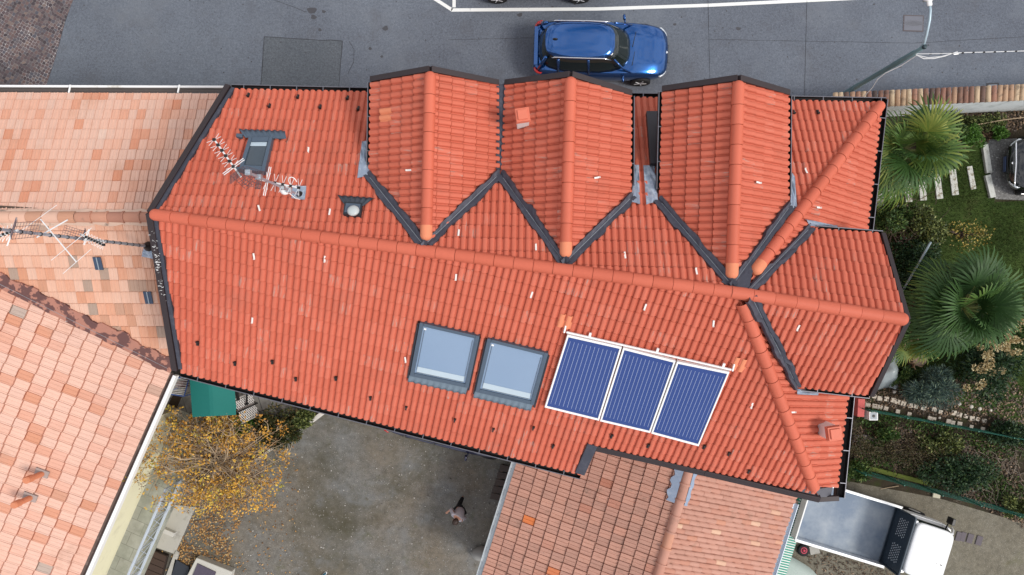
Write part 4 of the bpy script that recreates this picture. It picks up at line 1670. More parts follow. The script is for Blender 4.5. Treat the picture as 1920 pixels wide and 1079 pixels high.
def outline(x0, x1, hw, nf, nr, z, n=24, pf=3.6):
    """rounded plan outline; nf, nr pull the front and rear corners in"""
    pts = []
    for k in range(n):
        a = 2 * math.pi * (k + .5) / n
        ca, sa = math.cos(a), math.sin(a)
        x = math.copysign(abs(ca) ** (2 / pf), ca)
        y = math.copysign(abs(sa) ** (2 / pf), sa)
        taper = 1 - (nf if x > 0 else nr) * x * x
        pts.append((x0 + (x1 - x0) * (x + 1) / 2, hw * y * taper, z))
    return pts


def car(name, label, cat, paint, suv=True, plate=False):
    t = thing(name, label, cat)
    h = 1.66 if suv else 1.45
    st = [(-2.31, .60, .50, .70, .78), (-2.28, .78, .42, .78, .90), (-2.12, .89, .34, .93, 1.02), (-1.6, .935, .26, .99, 1.04), (-.5, .945, .25, .98, 1.0), (.6, .945, .25, .965, 1.0),
          (.95, .94, .25, .955, 1.045), (1.3, .93, .25, .93, 1.03), (1.75, .90, .27, .87, .97), (2.05, .84, .32, .78, .88), (2.24, .68, .40, .66, .74), (2.31, .48, .46, .58, .64)]
    rings = []
    for x, w, zb, zt, zd in st:
        half = [(w * .86, zb), (w * .985, zb + .10), (w, (zb + zt) / 2 + .05), (w * .975, zt - .02), (w * .90, zt + (zd - zt) * .45), (w * .62, zd - .012), (w * .52, zd + .012), (w * .25, zd + .006)]
        rings.append([(x, y, q) for y, q in half] + [(x, 0, zd)] + [(x, -y, q) for y, q in reversed(half)] + [(x, 0, zb - .01)])
    mb = MB()
    loft(mb, rings)
    mb.build('body', paint, t, smooth=True, sub=1)
    # glasshouse
    r0, r1 = -1.93, .36
    mb = MB()
    loft(mb, [outline(-2.17, 1.06, .865, .10, .05, .93), outline(-2.10, .86, .82, .12, .06, 1.12), outline(-1.98, .52, .70, .08, .08, h - .16), outline(r0, r1 + .03, .635, .05, .06, h - .03), outline(r0 + .1, r1 - .1, .55, .05, .05, h - .02)])
    mb.build('windows', CARGLASS, t, smooth=True)
    mb = MB()
    loft(mb, [outline(r0 - .02, r1, .64, .05, .06, h - .04), outline(r0, r1 - .02, .635, .05, .06, h), outline(r0 + .25, r1 - .2, .5, .04, .05, h + .028), outline(r0 + .7, r1 - .7, .2, .03, .03, h + .038)])
    mb.build('roof', paint, t, smooth=True)
    for sg in (1, -1):
        mb = MB()
        mb.tube([(1.00, sg * .80, .96), (.70, sg * .755, 1.2), (.33, sg * .60, h - .03)], [.035, .035, .04], 6)
        mb.tube([(-.42, sg * .87, .97), (-.52, sg * .63, h - .03)], .045, 6)
        mb.tube([(-1.45, sg * .86, .99), (-1.50, sg * .63, h - .03)], .05, 6)
        mb.tube([(-2.12, sg * .74, .98), (-1.90, sg * .56, h - .03)], .06, 6)
        mb.build('pillars', paint, t, smooth=True)
        if suv:
            mb = MB()
            mb.tube([(-1.72, sg * .60, h + .0), (-1.62, sg * .60, h + .05), (-.6, sg * .612, h + .065), (-.0, sg * .605, h + .05), (.22, sg * .625, h - .01)], [.018, .022, .022, .022, .018], 6)
            mb.build('roof_rail', CHROME, t, smooth=True)
        mb = MB()
        mb.lathe((.72, sg * 1.04, 1.03), [(.01, -.10), (.06, -.095), (.085, -.03), (.085, .04), (.05, .10), (.01, .105)], 10, ax=(np.array([.62, 0, 0]), np.array([0, 0, .8]), np.array([-.12 * sg, 1.0 * sg, 0])))
        mb.tube([(.76, sg * .88, .96), (.74, sg * .98, 1.0)], .025, 6)
        mb.build('wing_mirror', paint, t, smooth=True)
        mb = MB()
        loft(mb, [[(x + .012, sg * y * 1.012, q + dz) for dz in (-.06, .0)] + [(x - .10, sg * y * .96, q + .035)] for x, y, q in ((2.02, .84, .73), (2.12, .78, .69), (2.20, .69, .655), (2.25, .60, .63))])
        mb.build('headlight', LAMPG, t, smooth=True)
        mb = MB()
        loft(mb, [[(x - .0, sg * y * 1.0, q - .07), (x - .0, sg * y * 1.005, q + .04), (x + .07, sg * y * .97, q + .075)] for x, y, q in ((-2.06, .90, .90), (-2.18, .865, .88), (-2.26, .77, .85), (-2.29, .68, .83))])
        mb.build('tail_light', REDL, t, smooth=True)
        for x in (1.42, -1.42):
            w = MB()
            ax = (np.array([1.0, 0, 0]), np.array([0, 0, 1.0]), np.array([0, -1.0 * sg, 0]))
            w.lathe((x, sg * .965, .36), [(.22, -.005), (.30, -.02), (.35, .0), (.36, .05), (.36, .18), (.33, .22)], 24, ax=ax)
            wh = w.build('wheel', TYRE, t, smooth=True)
            w = MB()
            w.lathe((x, sg * .97, .36), [(.05, -.004), (.06, .02), (.20, .03), (.235, .0), (.24, .05)], 20, ax=ax)
            for k in range(5):
                a = k * 2 * math.pi / 5
                w.tube([(x + math.cos(a) * .05, sg * .975, .36 + math.sin(a) * .05), (x + math.cos(a) * .22, sg * .968, .36 + math.sin(a) * .22)], .022, 5)
            w.build('rim', ALU, wh)
    mb = MB()
    mb.box((2.30, 0, .52), (.05, .62, .16))
    mb.build('grille', TRIM, t, bevel=.01)
    mb = MB()
    mb.lathe((-1.62, 0, h + .01), [(.055, 0), (.05, .05), (.02, .08), (.005, .085)], 8, ax=(np.array([1.7, 0, 0]), np.array([0, .7, 0]), np.array([0, 0, 1.0])))
    mb.build('aerial_fin', BLACK, t, smooth=True)
    mb = MB()
    mb.tube([(1.12, .55, 1.03), (1.02, .05, 1.06)], .012, 5)
    mb.tube([(1.10, -.1, 1.03), (1.02, -.58, 1.05)], .012, 5)
    mb.build('wipers', BLACK, t)
    if suv:
        mb = MB()
        mb.box((-2.22, 0, 1.04), (.13, 1.3, .03))
        mb.build('tailgate_lip', paint, t, bevel=.01)
    mb = MB()
    mb.lathe((2.235, 0, .735), [(.045, 0), (.04, .012), (.01, .014)], 12)
    mb.build('bonnet_badge', CHROME, t)
    if plate:
        mb = MB()
        mb.box((2.345, 0, .50), (.02, .52, .11))
        mb.build('number_plate', M('number_plate', (.03, .05, .12), .4, 0, .1), t)
        mb = MB()
        mb.tube([(2.17, y, .80 - .05 * abs(y)) for y in np.linspace(-.78, .78, 13)], .03, 6)
        mb.build('chrome_trim', CHROME, t, smooth=True)
    return t


def put(t, xy, deg, zz=0.012):
    t.location = (xy[0], xy[1], zz)
    t.rotation_euler = (0, 0, R(deg))


suv = car('car', 'metallic blue estate car with silver roof rails driving along the street past the dormers', 'car', PBLUE)
c = (G(1128, 75, .9))
put(suv, (c[0], 8.07), -1.5)
navy = car('car', 'dark navy car mostly hidden under the gutter of the red roof beside the gravel yard', 'car', PNAVY, suv=False)
e = G(858, 848, .9)
put(navy, (e[0] - .15, e[1] + 1.02), -14.5)
blk = car('car', 'black car at the top edge of the picture, parked inside the white bay line', 'car', PBLACK, suv=False)
e = G(1010, -2, .6)
put(blk, (e[0], e[1] + 1.02), 180)
drv = car('car', 'black car with chrome grille trim parked on the grey gravel drive in the garden', 'car', PBLACK, suv=True, plate=True)
e = G(1890, 306, .7)
put(drv, (e[0] + 2.36, e[1] - .1), 178)

# ---------------------------------------------------------------- white dropside truck
truck = thing('flatbed_truck', 'white flatbed truck with an empty grey metal bed, parked on the lane by the outbuilding', 'truck')
BEDM = M('worn_steel_bed', (.13, .17, .23), .6, .2, .22, 1.6, dirt=(.30, .335, .37), dscale=.9, dlo=.38, dhi=.72)
CABW = M('white_cab_paint', (.80, .81, .82), .35, 0, .03, 2, coat=.6)
DSTEEL = M('dark_blue_steel', (.018, .030, .045), .5, .3, .3, 4)
BL, BW = 3.05, 1.98
mb = MB()
mb.box((BL / 2, 0, .93), (BL, BW, .06))
mb.build('bed', BEDM, truck)
for sg in (1, -1):
    mb = MB()
    mb.box((BL / 2 - .02, sg * (BW / 2 + .02), 1.11), (BL + .06, .05, .36))
    mb.build('side_board', M('pale_side_board', (.66, .69, .72), .4, .3, .06), truck, bevel=.012)
    mb = MB()
    mb.box((BL / 2 - .02, sg * (BW / 2 + .06), 1.285), (BL + .06, .05, .04))
    mb.build('side_rail', WHITE, truck, bevel=.008)
mb = MB()
mb.box((-.03, 0, 1.11), (.05, BW, .36))
mb.build('tail_board', WHITE, truck, bevel=.012)
for x in (.6, 2.45):
    for sg in (1, -1):
        pass
mb = MB()
mb.box((BL + .02, 0, 1.52), (.05, BW - .04, 1.16))
hb = mb.build('headboard', DSTEEL, truck)
mb = MB()
for sg in (1, -1):
    mb.tube([(BL - .02, sg * (BW / 2 - .03), 1.0), (BL - .02, sg * (BW / 2 - .03), 2.12)], .035, 6)
mb.tube([(BL - .02, -BW / 2 + .03, 2.12), (BL - .02, BW / 2 - .03, 2.12)], .035, 6)
mb.tube([(BL - .03, -BW / 2 + .03, 1.02), (BL - .03, BW / 2 - .03, 1.02)], .02, 6)
mb.build('headboard_frame', DSTEEL, truck)
mb = MB()
for sg in (1, -1):
    for i in range(7):
        for j in range(6):
            yy, zz_ = sg * .42 + (i - 3) * .085 + (j % 2) * .04, 1.38 + j * .085
            mb.box((BL - .01, yy, zz_), (.012, .042, .03))
mb.build('headboard_perforations', M('perforation_light', (.32, .36, .40), .5, .2, .1), hb)
# cab
mb = MB()


def cabring(z_, x0, x1, hw, rr=.18):
    return outline(x0, x1, hw, rr * .45, .01, z_, 40, 8.0)


loft(mb, [cabring(.45, BL + .12, BL + 1.85, .90), cabring(.9, BL + .10, BL + 1.88, .95), cabring(1.28, BL + .12, BL + 1.84, .94)])
cab = mb.build('cab', CABW, truck, smooth=False, bevel=.02)
mb = MB()
loft(mb, [cabring(1.28, BL + .14, BL + 1.80, .92), cabring(1.6, BL + .14, BL + 1.66, .87), cabring(1.96, BL + .15, BL + 1.40, .83, .14)])
mb.build('windows', CARGLASS, truck, smooth=True)
mb = MB()
loft(mb, [cabring(1.93, BL + .12, BL + 1.44, .86, .14), cabring(2.03, BL + .12, BL + 1.42, .855, .14), cabring(2.07, BL + .16, BL + 1.34, .80, .12), cabring(2.085, BL + .3, BL + 1.1, .6, .1)])
rf = mb.build('cab_roof', CABW, truck, smooth=True)
mb = MB()
for k in range(7):
    mb.box((BL + .72, -.54 + k * .18, 2.079), (.9, .02, .02))
mb.build('roof_ribs', CABW, rf, bevel=.006)
mb = MB()
mb.tube([(BL + 1.22, -.25, 2.08), (BL + .80, -.22, 2.20)], .006, 4)
mb.box((BL + 1.22, -.25, 2.085), (.06, .03, .03))
mb.build('aerial', BLACK, rf)
for sg in (1, -1):
    mb = MB()
    mb.tube([(BL + 1.78, sg * .87, 1.28), (BL + 1.62, sg * .84, 1.6), (BL + 1.36, sg * .80, 1.97)], .04, 6)
    mb.build('front_pillar', CABW, truck)
    mb = MB()
    mb.tube([(BL + .16, sg * .90, 1.28), (BL + .16, sg * .82, 1.97)], .06, 6)
    mb.build('rear_pillar', CABW, truck)
    mb = MB()
    mb.box((BL + 1.52, sg * 1.12, 1.52), (.10, .22, .30))
    mb.tube([(BL + 1.55, sg * .84, 1.35), (BL + 1.52, sg * 1.02, 1.42)], .025, 6)
    mb.build('wing_mirror', BLACK, truck, bevel=.03)
    mb = MB()
    mb.box((BL + 1.78, sg * .62, .85), (.10, .30, .16))
    mb.build('headlight', LAMPG, truck, bevel=.02)
    for x in (BL + 1.05, .85):
        w = MB()
        ax = (np.array([1.0, 0, 0]), np.array([0, 0, 1.0]), np.array([0, -1.0 * sg, 0]))
        w.lathe((x, sg * .93, .34), [(.20, -.0), (.30, -.02), (.34, .02), (.34, .2), (.31, .22)], 20, ax=ax)
        wh = w.build('wheel', TYRE, truck, smooth=True)
        w = MB()
        w.lathe((x, sg * .935, .34), [(.04, -.01), (.12, .0), (.19, -.004), (.20, .05)], 16, ax=ax)
        w.build('rim', ALU, wh)
mb = MB()
mb.box((BL / 2 + .4, 0, .72), (BL + .8, .8, .2))
mb.box((BL + 1.86, 0, .55), (.10, 1.66, .22))
mb.build('chassis', TRIM, truck)
e = G(1505.5, 955, 1.1)
put(truck, (e[0], e[1]), -17.0, 0.006)

# ---------------------------------------------------------------- the walker
SKIN = M('skin', (.45, .24, .17), .6, 0, .08)
HAIR = M('dark_brown_hair', (.030, .016, .012), .6, 0, .2)
SHIRT = M('grey_lilac_shirt', (.40, .38, .42), .85, 0, .12, 14)
TROUS = M('black_trousers', (.010, .010, .012), .85, 0, .2)


def skin(name, joints, edges, mat, parent, sub=2):
    """a continuous body grown round a skeleton: joints = [(x, y, z, radius), ...]"""
    me = bpy.data.meshes.new(name)
    off = WO[parent.name]
    me.from_pydata([tuple(np.array(j[:3]) - off) for j in joints], edges, [])
    o = bpy.data.objects.new(name, me)
    COL.objects.link(o)
    o.parent = parent
    WO[o.name] = off
    me.materials.append(mat)
    m = o.modifiers.new('skin', 'SKIN')
    m.use_smooth_shade = True
    for i, j in enumerate(joints):
        r = j[3]
        me.skin_vertices[0].data[i].radius = (r, r) if not hasattr(r, '__len__') else r
    me.skin_vertices[0].data[0].use_root = True
    s = o.modifiers.new('sub', 'SUBSURF')
    s.levels = s.render_levels = sub
    return o


man = thing('person', 'person with dark hair in a grey shirt and black trousers walking across the gravel yard', 'person')
# local frame: x forward, y left
jt = [(0, 0, .93, .13), (.02, 0, 1.12, .125), (.06, 0, 1.36, .13), (.09, 0, 1.48, .062), (.12, 0, 1.54, .06), (.14, 0, 1.63, .095), (.155, 0, 1.69, .085),
      (.05, .16, 1.41, .062), (-.02, .23, 1.16, .048), (.10, .25, .94, .036), (.13, .245, .87, .032),
      (.08, -.16, 1.41, .062), (.04, -.27, 1.15, .048), (.20, -.30, 1.00, .036), (.27, -.31, .97, .032),
      (.02, .09, .90, .10), (.20, .10, .50, .065), (.13, .10, .09, .045), (.25, .10, .05, .04),
      (-.03, -.09, .90, .10), (-.08, -.10, .50, .065), (-.20, -.10, .12, .045), (-.12, -.10, .04, .04)]
ed = [(0, 1), (1, 2), (2, 3), (3, 4), (4, 5), (5, 6), (2, 7), (7, 8), (8, 9), (9, 10), (2, 11), (11, 12), (12, 13), (13, 14), (0, 15), (15, 16), (16, 17), (17, 18), (0, 19), (19, 20), (20, 21), (21, 22)]
body = skin('body', jt, ed, SKIN, man)
# fingers and thumbs
for hx, hy, hz, dx, dz, sg in ((.13, .245, .87, .25, -.97, 1), (.27, -.31, .97, .9, -.4, -1)):
    d = np.array([dx, 0, dz])
    for k in range(4):
        s = np.array([0, 1.0, 0]) * (k - 1.5) * .020
        L = (.075, .085, .08, .065)[k]
        p = np.array([hx, hy, hz]) + s
        q = p + d * .045
        skin('finger', [(*p, .010), (*(q + d * L * .5), .009), (*(q + d * L + np.array([-.02, 0, -.02])), .007)], [(0, 1), (1, 2)], SKIN, body, 1)
    p = np.array([hx, hy + sg * .02, hz])
    skin('thumb', [(*p, .011), (*(p + d * .03 + np.array([.03, -.02 * sg, 0])), .010), (*(p + d * .065 + np.array([.04, -.02 * sg, 0])), .008)], [(0, 1), (1, 2)], SKIN, body, 1)
skin('shirt', [(0, 0, .88, (.18, .215)), (.02, 0, 1.12, (.175, .205)), (.06, 0, 1.36, (.17, .21)), (.085, 0, 1.46, .075), (.05, .17, 1.40, .082), (-.01, .235, 1.18, .07), (.05, .245, 1.05, .066), (.08, -.17, 1.40, .082), (.05, -.275, 1.18, .07), (.11, -.29, 1.09, .066)],
     [(0, 1), (1, 2), (2, 3), (2, 4), (4, 5), (5, 6), (2, 7), (7, 8), (8, 9)], SHIRT, man)
skin('trousers', [(0, 0, .93, .15), (.02, .09, .86, .115), (.20, .10, .50, .085), (.14, .10, .13, .07), (-.03, -.09, .86, .115), (-.08, -.10, .50, .085), (-.19, -.10, .15, .07)],
     [(0, 1), (1, 2), (2, 3), (0, 4), (4, 5), (5, 6)], TROUS, man)
for x0, y0, z0, x1, z1 in ((.12, .10, .06, .30, .045), (-.21, -.10, .11, -.10, .045)):
    skin('shoe', [(x0, y0, z0, .055), ((x0 + x1) / 2, y0, (z0 + z1) / 2, .05), (x1, y0, z1, .042)], [(0, 1), (1, 2)], BLACK, man)
mb = MB()
mb.lathe((.135, 0, 1.70), [(.085, -.09), (.108, -.04), (.112, .01), (.095, .055), (.055, .085), (.01, .095)], 16, ax=(np.array([1.08, 0, 0]), np.array([0, .92, 0]), np.array([0, 0, 1.0])))
mb.build('hair', HAIR, man, smooth=True)
for sg in (1, -1):
    mb = MB()
    mb.lathe((.14, sg * .092, 1.645), [(.004, -.03), (.018, -.02), (.02, .01), (.008, .03)], 8)
    mb.build('ear', SKIN, body, smooth=True)
    mb = MB()
    mb.lathe((.232, sg * .033, 1.655), [(.004, -.010), (.011, -.004), (.011, .004), (.004, .010)], 8)
    mb.build('eye', BLACK, body, smooth=True)
mb = MB()
mb.tube([(.232, 0, 1.66), (.258, 0, 1.62), (.236, 0, 1.612)], [.010, .016, .010], 6)
mb.build('nose', SKIN, body, smooth=True)
mb = MB()
mb.box((.228, 0, 1.582), (.012, .05, .012))
mb.build('mouth', M('lips', (.32, .11, .10), .6, 0, .05), body)
hd = G(853, 979, 1.7)
put(man, (hd[0] + .10, hd[1] + .10), 232, 0.006)
# ---------------------------------------------------------------- planting
def leaf_mat(name, stops, rough=.55, mott=.25):
    m, nt, b = newmat(name)
    uv = node(nt, 'ShaderNodeUVMap', uv_map='UVMap').outputs['UV']
    sp = node(nt, 'ShaderNodeSeparateXYZ')
    nt.links.new(uv, sp.inputs[0])
    c = ramp(nt, sp.outputs[0], stops)
    n1 = noise(nt, 3.5, 3, .6, pos(nt))
    c = mix(nt, n1, mix(nt, 1.0, c, (1 - mott,) * 3, 'MULTIPLY'), mix(nt, 1.0, c, (1 + mott,) * 3, 'MULTIPLY'))
    nt.links.new(c, b.inputs['Base Color'])
    b.inputs['Roughness'].default_value = rough
    b.inputs['Specular IOR Level'].default_value = .35
    return m


def leaves(name, cen_, dirs, L, Wd, mat, parent, tone=None, flatness=.5, **k):
    """many small pointed leaves: cen_ (n,3), dirs (n,3) growth directions, L length, Wd width"""
    n = len(cen_)
    d = dirs / np.linalg.norm(dirs, axis=1, keepdims=True)
    up = rng.normal(0, 1, (n, 3)) * (1 - flatness) + np.array([0, 0, 1.0]) * flatness
    s = np.cross(d, up)
    s /= np.linalg.norm(s, axis=1, keepdims=True) + 1e-6
    nn = np.cross(s, d)
    L = np.broadcast_to(L, n)[:, None] * rng.uniform(.7, 1.25, (n, 1))
    Wd = np.broadcast_to(Wd, n)[:, None] * rng.uniform(.7, 1.25, (n, 1))
    v = np.stack([cen_, cen_ + d * L * .45 + s * Wd * .5 + nn * L * .06, cen_ + d * L - nn * L * .08, cen_ + d * L * .45 - s * Wd * .5 + nn * L * .06], 1).reshape(-1, 3)
    f = np.arange(n * 4).reshape(-1, 4)
    t = rng.uniform(0, 1, n) if tone is None else np.clip(tone, 0, .999)
    uv = np.repeat(np.stack([t, rng.uniform(0, 1, n)], 1), 4, 0)
    return mesh_np(name, v, f, mat, parent, uv=uv, **k)


def ball(n, r, shell=.5):
    q = rng.normal(0, 1, (n, 3))
    q /= np.linalg.norm(q, axis=1, keepdims=True)
    return q * (rng.uniform(shell ** 3, 1, (n, 1)) ** (1 / 3)) * np.asarray(r)


def wiggle(p, d, L, n=4, bend=.35, droop=0.0):
    pts = [np.array(p, float)]
    d = nrm(d)
    for i in range(n):
        d = nrm(d + rng.normal(0, bend, 3) * (1, 1, .6) - np.array([0, 0, droop]))
        pts.append(pts[-1] + d * L / n)
    return pts


GRN = leaf_mat('mid_green_leaf', [(0, (.022, .052, .012)), (.5, (.045, .092, .020)), (.85, (.078, .130, .028)), (1, (.16, .20, .05))])
DKG = leaf_mat('dark_green_leaf', [(0, (.008, .026, .010)), (.6, (.018, .050, .018)), (.9, (.038, .078, .024)), (1, (.09, .13, .035))])
LIME = leaf_mat('variegated_leaf', [(0, (.030, .042, .012)), (.45, (.055, .080, .020)), (.75, (.14, .17, .045)), (1, (.30, .32, .11))])
BOXG = leaf_mat('bright_box_leaf', [(0, (.030, .085, .010)), (.6, (.065, .16, .018)), (1, (.13, .25, .04))])
BLUEG = leaf_mat('blue_green_needle', [(0, (.020, .045, .042)), (.6, (.045, .085, .075)), (.85, (.09, .14, .10)), (1, (.24, .32, .20))])
YEL = leaf_mat('yellow_autumn_leaf', [(0, (.30, .14, .035)), (.3, (.50, .25, .04)), (.7, (.66, .38, .055)), (.9, (.56, .43, .07)), (1, (.30, .29, .05))], mott=.2)
LITTER = leaf_mat('fallen_leaf', [(0, (.10, .055, .03)), (.35, (.25, .125, .045)), (.7, (.42, .22, .06)), (1, (.50, .37, .19))], mott=.35)
BRN = leaf_mat('dead_leaf', [(0, (.025, .015, .009)), (.5, (.060, .035, .018)), (.85, (.13, .075, .038)), (1, (.30, .20, .12))])
CREAMF = leaf_mat('cream_flower', [(0, (.34, .22, .09)), (.5, (.52, .42, .22)), (1, (.68, .60, .38))], mott=.1)
BARK = M('bark', (.16, .12, .085), .9, 0, .3, 8)
TWIGM = M('pale_twig', (.38, .29, .19), .85, 0, .25, 8)
DTWIG = M('dark_twig', (.085, .055, .045), .85, 0, .3, 8)
PALML = leaf_mat('palm_leaf', [(0, (.012, .042, .008)), (.5, (.032, .082, .014)), (.8, (.085, .145, .022)), (.93, (.19, .21, .035)), (1, (.36, .33, .08))], .6, .25)
PALMP = M('palm_stalk', (.14, .16, .05), .6, 0, .2, 5)


def palm(label, c, htop, rad, nleaf=34, seed=0, nb=25, tint=0.0):
    g = np.random.default_rng(seed)
    base = np.array([c[0], c[1], 0.0])
    t = thing('palm_tree', label, 'palm', base, 'fan palms beside the red-roofed house')
    mb = MB()
    mb.tube([base, base + z * htop * .4, base + z * htop * .85], [.16, .14, .13], 10)
    mb.build('trunk', BARK, t)
    V, Fq, UV = [], [], []
    st = MB()
    k = 0
    for i in range(nleaf):
        q = i / nleaf
        az = i * 2.39996 + g.normal(0, .5)
        el = R(74 - 92 * q + g.normal(0, 13))
        d = np.array([math.cos(az) * math.cos(el), math.sin(az) * math.cos(el), math.sin(el)])
        pl_ = rad * g.uniform(.30, .66)
        o = base + z * htop * .86
        hub = o + d * pl_ - z * pl_ * .12 * q
        st.tube([o, o + d * pl_ * .55 + z * .02, hub], [.022, .016, .012], 5, caps=False)
        fd = nrm(d + np.array([0, 0, -.25 - .3 * q]))
        side = nrm(np.cross(fd, z) + 1e-4)
        nn = np.cross(side, fd)
        Lf = rad * g.uniform(.42, .68)
        tilt = g.normal(0, .16, 3)
        tone0 = np.clip(g.normal(.42, .18) + tint + (.15 if g.random() < .25 else 0), .05, .85)
        for b in range(nb):
            a = R(-125 + 250 * b / (nb - 1)) + g.normal(0, .02)
            e = nrm(fd * math.cos(a) + side * math.sin(a) + nn * .10 * abs(math.sin(a)) + tilt)
            Lb = Lf * (1 - .20 * abs(a) / 2.2) * g.uniform(.93, 1.05)
            w_ = Lf * .028
            ps = np.cross(e, nn)
            dr = g.uniform(.05, .38) + .14 * q
            p0 = hub
            p1 = hub + e * Lb * .55 + nn * .04 * Lf
            p2 = hub + e * Lb * .85 - z * Lb * dr * .35
            p3 = hub + e * Lb - z * Lb * dr
            row = [(p0, .25), (p1, 1.0), (p2, .75), (p3, .08)]
            tb = np.clip(tone0 + g.normal(0, .06), 0, .9)
            for (p, ww), tt in zip(row, (tb, tb, tb + .04, min(.98, tb + (.40 if q > .35 else .2)))):
                V.append(p - ps * w_ * ww)
                V.append(p + ps * w_ * ww)
                UV += [(tt, .3), (tt, .7)]
            for j in range(3):
                Fq.append((k + 2 * j, k + 2 * j + 1, k + 2 * j + 3, k + 2 * j + 2))
            k += 8
    mesh_np('fronds', np.array(V), np.array(Fq), PALML, t, uv=np.array(UV))
    st.build('leaf_stalks', PALMP, t)
    return t


c = G(1692, 282, 2.3)
palm('fan palm with yellow green fronds rising behind the corner of the red roof', c, 2.7, 1.75, 30, 3, 27, tint=.14)
c = G(1800, 578, 2.6)
palm('largest dark green fan palm spreading over the lawn beside the east gable', c, 3.1, 1.80, 38, 5, 29, tint=-.16)
c = G(1700, 633, 1.2)
palm('small dark fan palm half under the eaves of the east gable', c, 1.6, 1.1, 18, 8, 21)


def shrub(name, label, cat, p, r, hgt, nl, L, Wd, mat, nst=7, bark=DTWIG, group=None, clumps=14, flat_=.4, shell=.45, z0=0.0):
    """stems from the ground, leaves gathered in clumps through an uneven crown"""
    base = np.array([p[0], p[1], z0])
    t = thing(name, label, cat, base, group)
    mb = MB()
    cc = []
    for i in range(clumps):
        q = ball(1, (r[0], r[1], hgt * .42), .35)[0]
        cc.append(base + (0, 0, hgt * .55) + q)
    for i in range(nst):
        e = cc[i % clumps]
        m_ = (base + e) / 2 + rng.normal(0, .06, 3)
        mb.tube([base + rng.normal(0, .05, 3) * (1, 1, 0), m_, e], [.022, .014, .007], 5, caps=False)
    mb.build('stems', bark, t)
    P, D = [], []
    per = nl // clumps
    for q in cc:
        rr = rng.uniform(.22, .42) * (r[0] + r[1]) / 2 * 1.35
        o = ball(per, (rr, rr, rr * .7), shell)
        P.append(q + o)
        D.append(o + rng.normal(0, .35 * rr, (per, 3)) + (0, 0, .12 * rr))
    leaves('foliage', np.concatenate(P), np.concatenate(D), L, Wd, mat, t, flatness=flat_)
    return t


def gp(x, y, h=0.0):
    return G(x, y, h)[:2]


shrub('box_bush', 'larger round bright green box bush below the garden wall', 'bush', gp(1825, 257, .4), (.34, .34), .62, 3600, .06, .035, BOXG, clumps=22)
shrub('box_bush', 'smaller round bright green box bush nearer the gravel drive', 'bush', gp(1878, 248, .4), (.22, .22), .5, 1800, .06, .035, BOXG, clumps=14)
shrub('shrub', 'straggly grey green shrub between the first palm and the white garden wall', 'shrub', gp(1783, 237, .6), (.65, .5), 1.0, 3000, .10, .03, GRN, clumps=16)
shrub('shrub', 'rusty brown low shrub beside the round box bush', 'shrub', gp(1785, 275, .3), (.42, .35), .5, 1500, .07, .04, BRN, clumps=9)
shrub('shrub', 'olive green ground shrub along the foot of the white garden wall', 'shrub', gp(1850, 233, .2), (.8, .16), .3, 2600, .07, .04, LIME, clumps=14)
shrub('shrub', 'variegated lime green shrub with bare twigs below the stepping stones', 'shrub', gp(1722, 425, .7), (.75, .55), 1.2, 3800, .12, .055, LIME, clumps=22)
shrub('shrub', 'dark leafy shrub tucked against the east eaves of the red roof', 'shrub', gp(1672, 410, .7), (.5, .6), 1.3, 2600, .11, .05, GRN, clumps=14)
shrub('shrub', 'deep green shrub around the slanting grey pole', 'shrub', gp(1722, 478, .6), (.8, .5), 1.1, 3600, .11, .045, DKG, clumps=18)
shrub('shrub', 'twiggy shrub with golden yellow leaves north of the big palm', 'shrub', gp(1815, 440, .5), (.85, .45), .8, 420, .08, .05, leaf_mat('olive_yellow_leaf', [(0, (.10, .09, .02)), (.6, (.26, .20, .04)), (1, (.42, .30, .06))]), clumps=26, nst=16)
shrub('conifer_bush', 'feathery blue green conifer bush south of the big palm', 'bush', gp(1745, 728, .7), (.85, .48), 1.3, 9000, .16, .018, BLUEG, clumps=26, flat_=.2)
shrub('hedge_bush', 'very dark green bush beside the green fence at the edge of the lane', 'bush', gp(1795, 890, .6), (1.15, .42), 1.1, 6500, .10, .05, DKG, clumps=26)
shrub('shrub', 'light green leafy shrub at the corner below the red roof gutter', 'shrub', gp(1605, 888, .4), (.5, .35), .7, 2200, .09, .05, GRN, clumps=12)
shrub('shrub', 'yellow green shrub at the right edge beside the lane', 'shrub', gp(1912, 955, .5), (.35, .4), .8, 2000, .10, .05, LIME, clumps=10)
shrub('shrub', 'dense dark shrub filling the bed between the upper palm and the box bushes', 'shrub', gp(1765, 290, .4), (.5, .4), .7, 2600, .10, .045, DKG, clumps=16)
shrub('shrub', 'mid green shrub with cream tipped twigs under the east edge of the big palm', 'shrub', gp(1895, 610, .5), (.5, .9), .9, 3600, .12, .045, GRN, clumps=22)
shrub('shrub', 'low leafy shrub under the plastic sheet beside the cream pavers', 'shrub', gp(1690, 705, .3), (.5, .25), .5, 1800, .10, .04, GRN, clumps=12)
shrub('shrub', 'dark tangled shrub between the two palms against the east gable', 'shrub', gp(1695, 535, .6), (.5, .6), 1.1, 3200, .11, .04, DKG, clumps=18)
shrub('shrub', 'broad dark shrub at the right edge below the row of cream pavers', 'shrub', gp(1900, 815, .4), (.7, .35), .7, 3000, .10, .05, DKG, clumps=18)
shrub('shrub', 'green leafy shrub in the bed just right of the lilac path slabs', 'shrub', gp(1668, 822, .3), (.35, .25), .5, 1600, .10, .06, GRN, clumps=10)
shrub('shrub', 'mixed olive shrub in the middle of the bed between the two green fences', 'shrub', gp(1765, 838, .3), (.7, .3), .55, 2600, .09, .05, LIME, clumps=18)
fl = shrub('flowering_shrub', 'sprawling shrub with clusters of cream flowers next to the big palm', 'shrub', gp(1858, 690, .9), (.95, .85), 1.4, 3600, .17, .045, DKG, clumps=26, bark=BARK)
P, D = [], []
